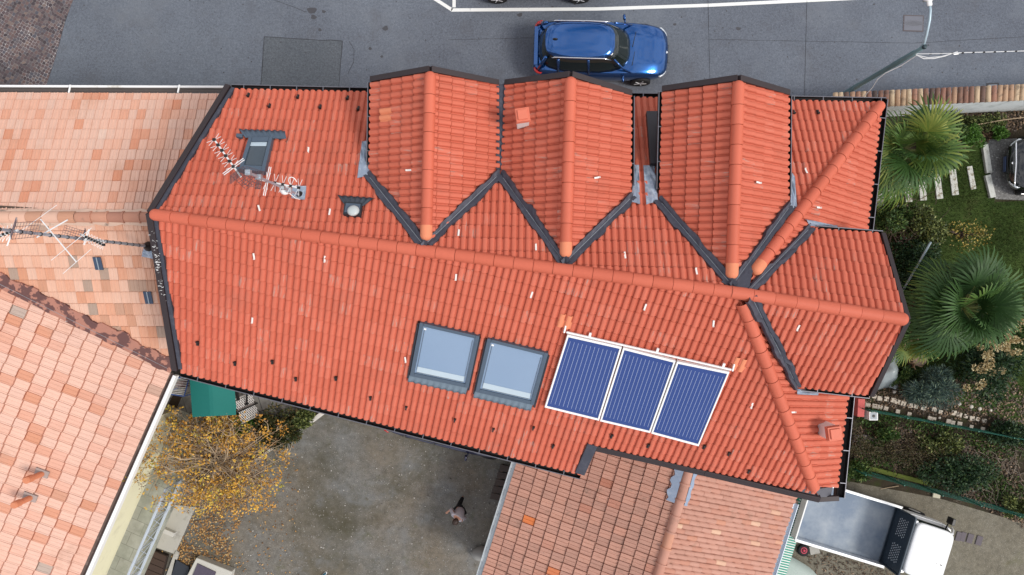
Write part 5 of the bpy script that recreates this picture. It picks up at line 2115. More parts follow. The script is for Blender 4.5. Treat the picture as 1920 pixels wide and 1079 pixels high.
for i in range(46):
    a = rng.uniform(0, 1)
    q = np.array([*G(1815 + 110 * a + rng.normal(0, 16), 725 - 120 * a + rng.normal(0, 14), 1.5)[:2], rng.uniform(1.2, 1.6)])
    o = ball(55, (.10, .10, .07), .3)
    P.append(q + o)
    D.append(o + (0, 0, .05))
leaves('flowers', np.concatenate(P), np.concatenate(D), .06, .05, CREAMF, fl)

# bare twigs in the beds
t = thing('bare_branches', 'tangle of bare grey twigs arching over the bed at the lower right', 'branches', G(1880, 870))
mb = MB()
for i in range(210):
    p = G(rng.uniform(1800, 1960), rng.uniform(830, 935), 0)
    mb.tube(wiggle(p, rng.normal(0, 1, 3) * (1, 1, .3) + (0, 0, .4), rng.uniform(.4, 1.1), 5, .45, .12), np.linspace(.014, .004, 6), 4, caps=False)
mb.build('twigs', M('grey_twig', (.22, .18, .14), .85, 0, .3, 8), t)
t = thing('bare_branches', 'dark bare branches sticking out below the stepping stones by the red roof gutter', 'branches', G(1690, 430))
mb = MB()
for i in range(70):
    p = G(rng.normal(1690, 26), rng.normal(425, 26), .5)
    mb.tube(wiggle(p, rng.normal(0, 1, 3) * (1, 1, .3) + (.3, .1, .5), rng.uniform(.5, 1.2), 5, .3, .06), np.linspace(.012, .004, 6), 4, caps=False)
mb.build('twigs', DTWIG, t)
t = thing('hedge', 'low brown half-dead hedge running along the lower green fence', 'hedge', G(1660, 850))
P, D = [], []
tw = MB()
for i in range(260):
    a = rng.uniform(0, 1)
    c = G(1590 + 210 * a + rng.normal(0, 8), 835 + 34 * a + rng.normal(0, 15), .4)
    c[2] = rng.uniform(.1, .62)
    o = ball(26, (.16, .16, .12), .2)
    P.append(c + o)
    D.append(o + rng.normal(0, .05, (26, 3)))
    if i % 2 == 0:
        tw.tube(wiggle((c[0], c[1], .0), (0, 0, 1.0), rng.uniform(.4, .8), 4, .5), np.linspace(.012, .004, 5), 4, caps=False)
leaves('foliage', np.concatenate(P), np.concatenate(D), .055, .03, leaf_mat('hedge_leaf', [(0, (.030, .022, .012)), (.5, (.060, .045, .020)), (.8, (.07, .075, .025)), (1, (.18, .12, .06))]), t)
tw.build('hedge_twigs', DTWIG, t)


def inside(pts, poly):
    x, y = pts[:, 0], pts[:, 1]
    r = np.zeros(len(pts), bool)
    n = len(poly)
    for i in range(n):
        (x1, y1), (x2, y2) = poly[i], poly[(i + 1) % n]
        c = ((y1 > y) != (y2 > y)) & (x < (x2 - x1) * (y - y1) / (y2 - y1 + 1e-9) + x1)
        r ^= c
    return r


def scatter(n, poly):
    P = np.array(poly, float)
    q = rng.uniform(P.min(0), P.max(0), (n, 2))
    q = q[inside(q, poly)]
    w_ = np.zeros((len(q), 3))
    w_[:, 0] = (q[:, 0] - 960) * H / F
    w_[:, 1] = (540 - q[:, 1]) * H / F
    return w_


GRASS = leaf_mat('grass_blade', [(0, (.018, .036, .005)), (.5, (.036, .060, .010)), (.85, (.058, .085, .016)), (1, (.12, .11, .04))], .6, .35)
p = scatter(90000, [(1640, 290), (1850, 285), (1863, 380), (1960, 372), (1960, 770), (1850, 700), (1700, 720), (1640, 660)])
p = p[rng.random(len(p)) < np.clip(.55 + .5 * np.sin(p[:, 0] * 2.1) * np.cos(p[:, 1] * 1.7) + rng.normal(0, .2, len(p)), .2, 1)]
p[:, 2] = .01
d = rng.normal(0, .55, (len(p), 3))
d[:, 2] = 1
tag(leaves('grass', p, d, .085, .013, GRASS, None, flatness=.1), kind='stuff')
p = scatter(6500, [(1600, 800), (1700, 800), (1900, 840), (1940, 1000), (1700, 880), (1600, 870)])
p2 = scatter(4200, [(1590, 720), (1880, 700), (1960, 760), (1960, 830), (1860, 800), (1700, 770), (1600, 760)])
p3 = scatter(2500, [(1640, 300), (1760, 460), (1660, 480), (1740, 640), (1640, 690)])
p4 = scatter(2600, [(1740, 215), (1920, 205), (1920, 240), (1760, 300)])
p = np.concatenate([p, p2, p3, p4])
p[:, 2] = rng.uniform(.02, .07, len(p))
d = rng.normal(0, 1, (len(p), 3))
d[:, 2] *= .25
tag(leaves('leaf_litter', p, d, .09, .055, BRN, None, flatness=.85), kind='stuff')
p = scatter(15000, [(1600, 760), (1760, 790), (1960, 850), (1960, 960), (1780, 930), (1600, 880)])
p = p[(np.sin(p[:, 0] * 3.1) + np.cos(p[:, 1] * 4.3 + p[:, 0]) + rng.normal(0, .5, len(p))) > -.1]
p[:, 2] = rng.uniform(.02, .15, len(p))
d = rng.normal(0, .8, (len(p), 3))
d[:, 2] = .8
tag(leaves('ground_cover', p, d, .10, .05, GRN, None, flatness=.5), kind='stuff')
# fallen yellow leaves in the yard
q1 = scatter(6500, [(352, 905), (470, 850), (475, 930), (440, 1000), (425, 1090), (310, 1100)])
q1 = q1[(np.sin(q1[:, 0] * 4.1 + 2 * np.cos(q1[:, 1] * 3)) + rng.normal(0, .8, len(q1))) > -.25]
q2 = scatter(700, [(300, 780), (560, 800), (560, 1090), (250, 1090)])
p = np.concatenate([q1, q2])
p[:, 2] = rng.uniform(.015, .05, len(p))
d = rng.normal(0, 1, (len(p), 3))
d[:, 2] *= .2
tag(leaves('fallen_leaves', p, d, .075, .05, LITTER, None, flatness=.9), kind='stuff')
# loose stones of the gravel yard
n = 2600
p = scatter(n, [(560, 790), (960, 860), (930, 1090), (420, 1090), (470, 900)])
V, Fq, UV = [], [], []
for i, q in enumerate(p):
    s = rng.uniform(.008, .022) * (1.8 if rng.random() < .03 else 1)
    a = rng.uniform(0, 3)
    b = np.array([[math.cos(a), math.sin(a)], [-math.sin(a), math.cos(a)]]) * s
    k = len(V)
    for x, y, zz in ((-1, -.7, 0), (1, -.7, 0), (1, .7, 0), (-1, .7, 0), (-.5, -.4, 1), (.5, -.4, 1), (.5, .4, 1), (-.5, .4, 1)):
        w_ = b[0] * x + b[1] * y
        V.append((q[0] + w_[0], q[1] + w_[1], zz * s * .8))
    tt = rng.uniform(0, 1)
    UV += [(tt, 0)] * 8
    Fq += [(k + 4, k + 5, k + 6, k + 7), (k, k + 1, k + 5, k + 4), (k + 1, k + 2, k + 6, k + 5), (k + 2, k + 3, k + 7, k + 6), (k + 3, k, k + 4, k + 7)]
tag(mesh_np('loose_stones', np.array(V), np.array(Fq), leaf_mat('stone_chip', [(0, (.12, .11, .10)), (.6, (.24, .23, .21)), (.93, (.32, .31, .29)), (1, (.60, .58, .55))], .9), None, uv=np.array(UV)), kind='stuff')

# ---------------------------------------------------------------- the yellow-leaved tree
tb = np.array([*gp(402, 868, 4.0), 2.75])
t = thing('autumn_tree', 'sparse twiggy tree with yellow and orange autumn leaves beside the paved terrace', 'tree', tb)
mb = MB()
mb.tube([tb, tb + (.05, .02, .4), tb + (.03, .06, .85)], [.10, .085, .07], 8)
mb.build('trunk', BARK, t)
br = MB()
P, D, T, P2, D2_ = [], [], [], [], []
for i in range(150):
    a = rng.uniform(0, 2 * math.pi)
    L = rng.uniform(.7, 1.0) * 2.5 / math.hypot(math.cos(a), math.sin(a) * 1.7) * rng.choice([1, 1, .75, .5])
    pts = wiggle(tb + z * rng.uniform(.7, 1.1) + rng.normal(0, .10, 3) * (1, 1, 0), (math.cos(a), math.sin(a), rng.uniform(.25, .8)), L, 7, .20, .055)
    br.tube(pts, np.linspace(.022, .004, 8), 4, caps=False)
    tips = [pts[-1], pts[-2]]
    for k in range(8):
        j = rng.integers(2, 8)
        q = wiggle(pts[j], nrm(pts[j] - pts[j - 1]) + rng.normal(0, .7, 3), rng.uniform(.25, .65), 4, .35, .03)
        br.tube(q, np.linspace(.009, .003, 5), 3, caps=False)
        tips.append(q[-1])
        if rng.random() < .5:
            o = ball(10, (.10, .10, .07), .2)
            P2.append(q[2] + o)
            D2_.append(o + rng.normal(0, .06, (10, 3)))
    for q in tips:
        r_ = np.linalg.norm((q - tb)[:2] / (2.4, 1.4))
        if rng.random() < .14 + .40 * r_:
            m_ = rng.integers(6, 26)
            o = ball(m_, (.13, .13, .09), .2)
            P.append(q + o)
            D.append(o + rng.normal(0, .07, (m_, 3)))
            T.append(np.full(m_, rng.uniform(.15, .9)) + rng.normal(0, .12, m_))
br.build('branches', TWIGM, t)
leaves('foliage', np.concatenate(P), np.concatenate(D), .08, .05, YEL, t, tone=np.concatenate(T), flatness=.4)
leaves('dry_leaves', np.concatenate(P2), np.concatenate(D2_), .06, .04, leaf_mat('dry_brown_leaf', [(0, (.06, .045, .045)), (.5, (.16, .10, .06)), (1, (.36, .22, .11))]), t, flatness=.4)
# ---------------------------------------------------------------- garden furniture and walls
COPE = tile_mat('old_coping_tile', [(0, (.085, .065, .06)), (.25, (.20, .115, .085)), (.5, (.30, .15, .11)), (.75, (.42, .28, .18)), (1, (.52, .40, .27))], .9, .2, dark=(.07, .06, .055), dlo=.52, dhi=.7, dsc=5)
ZW = 1.75
wp0, wp1 = G(1560, 190, ZW), G(2300, 157, ZW)
wd = nrm(wp1 - wp0)
ws = np.array([-wd[1], wd[0], 0])
gw = thing('garden_wall', 'whitewashed garden wall capped with old multicoloured roof tiles along the road', 'wall', (wp0 + wp1) / 2 * (1, 1, 0))
mb = MB()
mb.prism([(wp0 + ws * -.20)[:2], (wp1 + ws * -.20)[:2], (wp1 + ws * .17)[:2], (wp0 + ws * .17)[:2]], 0, ZW - .06)
mb.build('wall', WHITEWALL, gw)
V, Fq, UV = [], [], []
Lw = np.linalg.norm(wp1 - wp0)
nw = int(Lw / .185)
cop = MB()
for i in range(nw):
    c = wp0 + wd * (i + .5) * .185
    tw_ = rng.normal(0, .03)
    k0 = len(V)
    for j, (s, hz) in enumerate(((-.27, -.03), (-.26, .0), (.24, .07), (.25, .04))):
        for a in np.linspace(0, math.pi, 7):
            r_ = .088 * (1.0 if j < 2 else .88)
            V.append(c + wd * (math.cos(a) * r_ + tw_ * s) + ws * (s + rng.normal(0, .002)) + z * (math.sin(a) * r_ + hz - .03))
            UV.append((i + .5, .5))
    for j in range(3):
        for m_ in range(6):
            a, b = k0 + j * 7 + m_, k0 + j * 7 + m_ + 1
            Fq.append((a, b, b + 7, a + 7))
mesh_np('coping', np.array(V), np.array(Fq), COPE, gw, uv=np.array(UV), smooth=True)

STONE = M('stepping_stone', (.50, .50, .46), .9, 0, .15, 5, dirt=(.24, .21, .15), dscale=9, dlo=.55, dhi=.62)
st = [((1649, 358), (1650, 398)), ((1668, 350), (1679, 392)), ((1700, 338), (1703, 380)), ((1727, 329), (1730, 377)), ((1754, 322), (1761, 374)), ((1784, 319), (1790, 367)), ((1816, 313), (1824, 356))]
places = ['closest to the red roof gutter, half hidden', 'second from the red roof gutter, under a palm frond', 'third from the gutter, partly under a palm frond', 'fourth of seven, littered with leaves', 'fifth of seven, the longest pale one', 'sixth of seven, clean and pale', 'nearest the gravel drive, narrow with reddish stains']
for i, (a, b) in enumerate(st):
    a, b = G(*a), G(*b)
    d = nrm(b - a)
    mb = MB()
    mb.box((a + b) / 2 + (0, 0, .035), (np.linalg.norm(b - a), (.24, .25, .24, .24, .23, .24, .19)[i], .05), ax=(d, np.cross(z, d), z))
    o = mb.build('stepping_stone', STONE, None, bevel=.015)
    tag(o, 'white stepping stone in the lawn, ' + places[i], 'stepping stone', 'stepping stones in the lawn')
for i, (a, b, lb) in enumerate((((1843, 273), (1851, 326), 'upper'), ((1848, 330), (1858, 372), 'lower'))):
    a, b = G(*a), G(*b)
    d = nrm(b - a)
    mb = MB()
    mb.box((a + b) / 2 + (0, 0, .07), (np.linalg.norm(b - a), .20, .12), ax=(d, np.cross(z, d), z))
    o = mb.build('edging_kerb', M('pale_kerb', (.48, .49, .46), .9, 0, .12, 4, dirt=(.3, .3, .26), dscale=6), None, bevel=.012)
    tag(o, lb + ' pale concrete edging kerb between the lawn and the gravel drive', 'kerb', 'edging kerbs')

PAV = M('cream_paver', (.46, .41, .34), .9, 0, .2, 6, dirt=(.16, .13, .09), dscale=8, dlo=.55, dhi=.66)
pa, pb = np.array([1626., 744.]), np.array([1890., 800.])
nrow = 0
for row in range(2):
    for i in range(24):
        f = i / 23
        q = pa + (pb - pa) * f + np.array([0, 13.0 * row + (2 if row else -1)]) + rng.normal(0, 1.0, 2)
        if rng.random() < (.06 + .25 * row + .15 * f):
            continue
        c = G(*q)
        s = rng.uniform(.15, .20) * (1 - .18 * f)
        mb = MB()
        mb.box(c + (0, 0, .03), (s, s * .95, .05), rz=R(-12) + rng.normal(0, .08))
        o = mb.build('paving_stone', PAV, None, bevel=.012)
        tag(o, 'small square cream paving stone in the double row beside the green fence', 'paving stone', 'small square paving stones')
for x, y, r_ in ((1820, 763, .08), (1836, 767, .075), (1856, 770, .07), (1798, 758, .07), (1761, 784, .05), (1640, 728, .08), (1676, 735, .07)):
    mb = MB()
    mb.lathe(G(x, y), [(r_ * .8, 0), (r_, r_ * .3), (r_ * .8, r_ * .7), (r_ * .3, r_ * .9), (.005, r_ * .92)], 9)
    tag(mb.build('round_stone', M('white_pebble', (.50, .46, .40), .9, 0, .1), None, smooth=True), 'rounded white border stone lying in the grass near the double row of pavers', 'stone', 'white border stones')
for i, (x, y) in enumerate(((1607, 823), (1631, 824), (1618, 822), (1646, 828))):
    mb = MB()
    mb.box(G(x, y) + (0, 0, .03), (.24, .24, .05), rz=R(-12) + .05 * i)
    tag(mb.build('path_slab', M('lilac_grey_slab', (.25, .22, .24), .9, 0, .12), None, bevel=.01), 'lilac grey path slab below the grey utility box', 'slab', 'lilac grey path slabs')
for i, (x, y) in enumerate(((1796, 1006), (1805, 1007), (1818, 1010), (1835, 1014))):
    mb = MB()
    mb.box(G(x, y) + (0, 0, .02), (.17 if i < 2 else .21, .33, .04), rz=R(-17))
    tag(mb.build('path_slab', M('purple_grey_slab', (.11, .095, .105), .9, 0, .15, 6), None, bevel=.01), 'purple grey slab set in the lane just ahead of the white truck', 'slab', 'purple grey lane slabs')
mb = MB()
mb.box(G(1754, 929) + (0, 0, .04), (.27, .17, .08), rz=R(-10))
tag(mb.build('stone_block', M('cream_block', (.50, .47, .36), .9, 0, .1), None, bevel=.02), 'cream stone block at the foot of the dark green bush', 'block')

# green wire fences
FEN = M('green_fence_wire', (.010, .095, .065), .5, .1, .2)


def fence(label, a, b, hgt, npost, mesh=.11):
    a, b = G(*a), G(*b)
    t = thing('wire_fence', label, 'fence', (a + b) / 2)
    L = np.linalg.norm(b - a)
    d = (b - a) / L
    pm = MB()
    for i in range(npost):
        c = a + d * L * i / (npost - 1)
        p_ = MB()
        p_.tube([c, c + z * (hgt + .05)], .022, 6)
        p_.build('post', FEN, t)
    mb = MB()
    for k in range(int(hgt / mesh) + 1):
        q = [a + d * L * i / 24 + z * (k * mesh + .03) + rng.normal(0, .006, 3) for i in range(25)]
        mb.tube(q, .0045, 3, caps=False)
    for k in range(int(L / mesh)):
        c = a + d * k * mesh
        mb.tube([c + z * .03, c + z * hgt], .004, 3, caps=False)
    mb.build('wire_mesh', FEN, t)


fence('upper green wire fence sagging between the pavers and the leafy bed', (1606, 763), (1925, 822), 1.0, 6, .09)
fence('lower green wire fence between the brown hedge and the lane', (1588, 873), (1930, 965), 1.25, 6, .09)
MOSS = M('mossy_kerb', (.085, .11, .018), .95, 0, .3, 6)
a, b = G(1592, 868), G(1735, 905)
d = nrm(b - a)
mb = MB()
mb.box((a + b) / 2 + (0, 0, .09), (np.linalg.norm(b - a), .16, .18), ax=(d, np.cross(z, d), z))
tag(mb.build('mossy_kerb', MOSS, None, bevel=.03), 'moss covered kerb at the foot of the lower green fence', 'kerb')

t = thing('utility_box', 'white framed grey utility box standing beside the red garden wall', 'box', G(1624, 776))
mb = MB()
mb.box(G(1624, 776) + (0, 0, .25), (.30, .30, .5), rz=R(0))
bx = mb.build('box', WHITE, t, bevel=.01)
mb = MB()
mb.box(G(1624, 776) + (0, 0, .503), (.22, .24, .012))
mb.build('lid', M('grey_lid', (.30, .33, .36), .6, .1, .1), t)
mb = MB()
mb.lathe(G(1624, 776) + (0, 0, .51), [(.055, 0), (.05, .012), (.01, .014)], 12)
mb.build('lid_hole', BLACK, t)
mb = MB()
mb.box(G(1604, 762) + (0, 0, .2), (.24, .62, .4), rz=R(-3))
tag(mb.build('red_pier', M('red_plaster', (.50, .11, .10), .9, 0, .15, 3), None, bevel=.01), 'short red plastered wall pier beside the east gutter', 'pier')
# grey plastic sheet over something by the house
rows = []
o = G(1652, 697)
for i in range(15):
    row = []
    for j in range(15):
        u, v = i / 14 * 2 - 1, j / 14 * 2 - 1
        rr = min(1, math.hypot(u, v))
        row.append(o + np.array([u * .58, v * .62 + .05 * math.sin(u * 4), .015 + .62 * max(0, 1 - rr ** 2.2) + (.05 * math.sin(7 * u + 3 * v) + .03 * math.sin(13 * v)) * (1 - rr * .7) + .02]))
    rows.append(row)
mb = MB()
mb.sheet(rows)
tag(mb.build('plastic_sheet', M('grey_plastic_sheet', (.27, .31, .32), .35, 0, .2, 3), None, smooth=True, solid=.008), 'crumpled grey plastic sheet covering a heap under the east gable', 'plastic sheet')
a, b = G(1745, 455, 2.3), G(1694, 543, 1.0)
mb = MB()
mb.tube([a, (a + b) / 2 + (0, 0, .02), b, b + (b - a) * .75 * (1, 1, .9)], .034, 8)
tag(mb.build('slanting_pole', M('pale_grey_pole', (.26, .33, .36), .5, .3, .15), None, smooth=True), 'slanting pale grey metal pole leaning over the shrubs by the gable', 'pole')
t = thing('tree_stump', 'rotten brown stump with curled bark strips between the palm and the conifer bush', 'stump', G(1712, 672))
mb = MB()
mb.lathe(G(1712, 672), [(.30, 0), (.27, .2), (.25, .4), (.18, .42), (.02, .36)], 11)
mb.build('stump', BARK, t)
mb = MB()
for i in range(26):
    c = G(1712 + rng.normal(0, 14), 672 + rng.normal(0, 16), .3)
    a = rng.uniform(0, 6)
    mb.tube([c + np.array([math.cos(a + q) * .12, math.sin(a + q) * .12, .1 * math.sin(q * 2)]) for q in np.linspace(0, 2.2, 7)], .018, 5)
mb.build('bark_strips', M('curled_bark', (.30, .20, .12), .9, 0, .3), t)
# drain covers in the road
t = thing('manhole_cover', 'square patterned iron manhole cover in the road near the lamp head', 'manhole cover', G(1712, 45))
mb = MB()
mb.box(G(1712, 45) + (0, 0, .012), (.72, .58, .016), rz=R(-2))
mb.build('frame', M('iron_frame', (.10, .085, .09), .7, .3, .2), t, bevel=.004)
mb = MB()
mb.box(G(1712, 45) + (0, 0, .018), (.64, .50, .012), rz=R(-2))
lid = mb.build('lid', M('iron_lid', (.14, .145, .17), .55, .4, .15, 12), t)
mb = MB()
for i in range(-14, 15):
    for sg in (1, -1):
        c = G(1712, 45) + (i * .022, 0, .0255)
        hl = .23 if abs(i) < 8 else .14
        mb.box(c, (.006, hl * 2 * .6, .004), rz=R(45 * sg))
mb.build('lid_pattern', M('iron_pattern', (.20, .205, .23), .5, .4, .1), lid)
t = thing('drain_grate', 'dark drain grate in the road against the tiled garden wall', 'drain', G(1861, 163))
mb = MB()
mb.box(G(1861, 164) + (0, 0, .012), (.44, .28, .014), rz=R(2))
mb.build('frame', M('iron_frame_dark', (.06, .06, .065), .7, .3, .2), t)
mb = MB()
mb.box(G(1861, 165) + (0, 0, .02), (.30, .20, .008), rz=R(2))
mb.build('grate', M('iron_grate', (.24, .26, .29), .5, .4, .1), t)

# ---------------------------------------------------------------- yard furniture
# drying rack
t = thing('drying_rack', 'blue and white folding drying rack with red laundry under the pale roof eaves', 'drying rack', G(331, 722, 2.8))
RB = M('blue_rack_tube', (.05, .12, .38), .4, .1, .1)
ZT = 2.8
zr = ZT + .95
c4 = [G(x, y, zr) for x, y in ((305, 738), (324, 712), (356, 704), (345, 744))]
mb = MB()
for a, b in zip(c4, c4[1:] + c4[:1]):
    mb.tube([a, b], .016, 6)
for c in c4:
    mb.tube([c, c * (1, 1, 0) + (0, 0, ZT + .015)], .014, 6)
mb.tube([c4[0] * (1, 1, 0) + (0, 0, ZT + .3), c4[2] * (1, 1, 0) + (0, 0, ZT + .3)], .012, 5)
mb.build('rack_frame', RB, t)
mb = MB()
for k in np.linspace(.06, .94, 11):
    mb.tube([c4[0] + (c4[1] - c4[0]) * k, c4[3] + (c4[2] - c4[3]) * k], .009, 5)
mb.build('rack_rods', WHITE, t)
mb = MB()
for k in (.40, .52, .64, .74):
    a = c4[0] + (c4[1] - c4[0]) * k
    b = c4[3] + (c4[2] - c4[3]) * k
    p0, p1 = a + (b - a) * .42, a + (b - a) * .78
    mb.hexa([p0 - z * .5 - (.02, 0, 0), p1 - z * .5 - (.02, 0, 0), p1 - z * .5 + (.02, 0, 0), p0 - z * .5 + (.02, 0, 0)], [p0 + z * .02 - (.02, 0, 0), p1 + z * .02 - (.02, 0, 0), p1 + z * .02 + (.02, 0, 0), p0 + z * .02 + (.02, 0, 0)])
o = mb.build('laundry', M('red_cloth', (.32, .02, .035), .9, 0, .2, 9), None)
tag(o, 'dark red laundry hung over the rods of the blue drying rack', 'laundry')
# green canopy
t = thing('canopy', 'dark teal green cloth canopy on black poles under the red eaves', 'canopy', G(400, 745, 2.8))
zc = 4.6
cs = [(355, 700), (440, 715), (441, 779), (361, 783)]
rows = []
for i in range(13):
    row = []
    for j in range(9):
        s, q = i / 12, j / 8
        a = np.array(cs[0]) + (np.array(cs[1]) - cs[0]) * s
        b = np.array(cs[3]) + (np.array(cs[2]) - cs[3]) * s
        p_ = a + (b - a) * q
        ed_ = (rng.normal(0, 1.0) if i == 12 else 0)
        row.append(G(p_[0] + ed_, p_[1], zc + .16 * (1 - abs(s - .45) * 2) - .05 * math.sin(math.pi * q)))
    rows.append(row)
mb = MB()
mb.sheet(rows)
mb.build('cloth', M('teal_canvas', (.006, .135, .115), .75, 0, .10, 2), t, smooth=False, solid=.01)
mb = MB()
for x, y in ((357, 702), (438, 717), (438, 777), (363, 781)):
    c = G(x, y, zc)
    mb.tube([c * (1, 1, 0) + (0, 0, ZT), c - (0, 0, .02)], .025, 6)
mb.tube([G(441, 722, 4.3), G(447, 752, 4.3)], .05, 6)
mb.tube([G(440, 766, 3.6), G(466, 757, 3.6)], .03, 6)
mb.tube([G(462, 730, 3.6), G(463, 760, 3.6)], .03, 6)
mb.build('poles', BLACK, t)
mb = MB()
mb.prism([gp(325, 742, 2.8), gp(341, 745, 2.8), gp(320, 793, 2.8), gp(303, 786, 2.8)], 2.8, 2.82)
tag(mb.build('door_mat', M('brown_mat', (.035, .022, .012), .95, 0, .2, 20), None), 'long dark brown door mat on the terrace slabs below the drying rack', 'mat')
# white lattice
t = thing('lattice_trellis', 'white wooden lattice trellis standing at the corner of the planted bed', 'trellis', G(480, 770, 2.8))
a0, b0_ = G(472, 737, 2.8), G(487, 778, 2.8)
mb = MB()
d = nrm(b0_ - a0)
L = np.linalg.norm(b0_ - a0)
Ht = 1.35
for k in np.arange(-Ht, L, .13):
    for sg in (1, -1):
        p_ = []
        for q in np.linspace(0, Ht, 12):
            x = k + q if sg > 0 else k + Ht - q
            if 0 <= x <= L:
                p_.append(a0 + d * x + z * (q + .05))
        if len(p_) > 1:
            mb.tube([p_[0], p_[-1]], .011, 4)
mb.tube([a0 + z * .05, a0 + z * (Ht + .05)], .02, 4)
mb.tube([b0_ + z * .05, b0_ + z * (Ht + .05)], .02, 4)
mb.build('lattice', WHITE, t)
# planted bed with a white kerb
shrub('shrub', 'dark leafy bed shrub beside the white lattice trellis', 'shrub', gp(525, 802, 3.05), (.72, .42), .55, 5200, .09, .05, leaf_mat('bed_leaf', [(0, (.02, .03, .01)), (.5, (.04, .055, .015)), (.8, (.09, .075, .025)), (1, (.18, .13, .04))]), clumps=26, z0=2.78)
shrub('shrub', 'yellow green bushy shrub in the corner of the bed by the white kerb', 'shrub', gp(572, 784, 3.05), (.36, .2), .45, 2600, .08, .05, LIME, clumps=14, z0=2.78)
shrub('shrub', 'bright green upright bay shrub in front of the teal canopy', 'shrub', gp(455, 795, 3.3), (.2, .28), 1.1, 2400, .11, .035, BOXG, clumps=16, z0=2.78)
a, b, c = G(612, 770, 2.8), G(572, 800, 2.8), G(472, 868, 2.8)
mb = MB()
for p0, p1, w_ in ((a, b, .13), (b, c, .07)):
    d = nrm(p1 - p0)
    mb.box((p0 + p1) / 2 + (0, 0, .08), (np.linalg.norm(p1 - p0), w_, .16), ax=(d, np.cross(z, d), z))
tag(mb.build('bed_kerb', M('white_kerb', (.55, .53, .49), .9, 0, .12, 5, dirt=(.35, .3, .26), dscale=6), None, bevel=.012), 'white kerb edging the planted bed against the gravel yard', 'kerb')
mb = MB()
mb.lathe(G(415, 833, 2.81), [(.20, 0), (.21, .06), (.19, .12), (.02, .13)], 14)
tag(mb.build('stone_disc', M('pale_stone', (.45, .44, .42), .9, 0, .1), None), 'round pale stone lying among the yellow autumn branches', 'stone')
# concrete apron, steps and cellar hatch
mb = MB()
mb.prism([gp(322, 945), gp(368, 950), gp(330, 1038), gp(284, 1022)], 0, .10)
mb.prism([gp(331, 1030), gp(338, 1035), gp(318, 1100), gp(306, 1100)], 0, .10)
apr = tag(mb.build('concrete_slab', CONC, None, bevel=.01), 'worn concrete slab strewn with leaves beside the balcony railing', 'slab')
mb = MB()
mb.prism([gp(302, 982), gp(334, 996), gp(330, 1003), gp(299, 990)], .10, .26)
tag(mb.build('concrete_step', M('pale_concrete', (.46, .45, .43), .9, 0, .12, 4), None, bevel=.01), 'pale concrete step lying across the worn slab', 'step')
t = thing('cellar_hatch', 'dark brown boarded cellar hatch beside the balcony railing', 'hatch', G(290, 1058))
mb = MB()
mb.prism([gp(284, 1026), gp(318, 1040), gp(300, 1110), gp(256, 1092)], .02, .16)
mb.build('frame', M('hatch_frame', (.03, .02, .015), .8, 0, .2), t)
mb = MB()
for k in range(6):
    f0, f1 = k / 6 + .01, (k + 1) / 6 - .01
    q = lambda s, tt: np.array(gp(284, 1026)) * (1 - s) * (1 - tt) + np.array(gp(318, 1040)) * s * (1 - tt) + np.array(gp(300, 1110)) * s * tt + np.array(gp(256, 1092)) * (1 - s) * tt
    mb.prism([q(.03, f0), q(.97, f0), q(.97, f1), q(.03, f1)], .16, .18)
mb.build('boards', M('dark_brown_boards', (.040, .022, .014), .7, 0, .35, 5), t)
t = thing('concrete_pit', 'pale concrete pit surround with a purple grey metal lid near the fallen leaves', 'pit', G(400, 1062))
mb = MB()
mb.prism([gp(376, 1040), gp(442, 1066), gp(432, 1110), gp(345, 1100)], 0, .32)
mb.build('surround', M('pale_concrete_pit', (.46, .45, .41), .9, 0, .12, 4), t, bevel=.02)
mb = MB()
mb.prism([gp(379, 1050), gp(413, 1066), gp(402, 1100), gp(362, 1090)], .32, .36)
mb.build('lid', M('purple_grey_lid', (.085, .07, .10), .5, .3, .1), t, bevel=.006)
mb = MB()
mb.prism([gp(331, 1047), gp(357, 1062), gp(350, 1100), gp(318, 1100)], .0, .10)
tag(mb.build('dark_sheet', M('blue_black_sheet', (.022, .026, .035), .6, .1, .4, 5), None), 'dark blue black sheet strewn with leaves between the slab and the pit', 'sheet')
mb = MB()
for i in range(22):
    pass
# pallet against the outbuilding
t = thing('wooden_pallet', 'dark weathered wooden pallet lying against the outbuilding gutter in the yard', 'pallet', G(945, 895))
c0 = np.array([930., 866.])
for i in range(5):
    p_ = np.array([938.5, 870.]) + np.array([-4.2, 13.2]) * i
    e = np.array([46., 11.])
    mb = MB()
    mb.prism([gp(*p_), gp(*(p_ + e)), gp(*(p_ + e + np.array([-3.0, 11]))), gp(*(p_ + np.array([-3.2, 11])))], .10, .13)
    mb.build('board', M('dark_pallet_wood', (.070, .055, .050), .9, 0, .25, 8), t)
mb = MB()
for k in (.1, .5, .9):
    a, b = G(940 + 44 * k, 870 + 11 * k), G(922 + 44 * k, 930 + 11 * k)
    d = nrm(b - a)
    mb.box((a + b) / 2 + (0, 0, .05), (np.linalg.norm(b - a), .08, .095), ax=(d, np.cross(z, d), z))
mb.build('bearers', WOOD, t)
# grey sack
mb = MB()
mb.lathe(G(905, 1035), [(.18, 0), (.30, .06), (.33, .2), (.28, .36), (.18, .46), (.05, .50)], 14, ax=(np.array([1.25, .1, 0]), np.array([-.1, .8, 0]), z))
mb.tube([G(905, 1035) + (-.28, .02, .25), G(905, 1035) + (-.43, .06, .22)], [.06, .03], 6)
tag(mb.build('sack', M('grey_sack', (.24, .235, .225), .9, 0, .2, 5), None, smooth=True, sub=1), 'grey tied sack leaning against the outbuilding wall', 'sack')
t = thing('shoe', 'teal trainer with a white toe on the gravel at the bottom edge', 'shoe', G(609, 1077))
sd2 = nrm(np.array([.55, .62, 0]))
sx = np.cross(z, sd2)
mb = MB()
o = G(608, 1078)
mb.lathe(o + sd2 * -.02 + z * .045, [(.012, -.14), (.038, -.12), (.042, -.04), (.044, .05), (.034, .11), (.008, .135)], 12, ax=(sx, z, sd2))
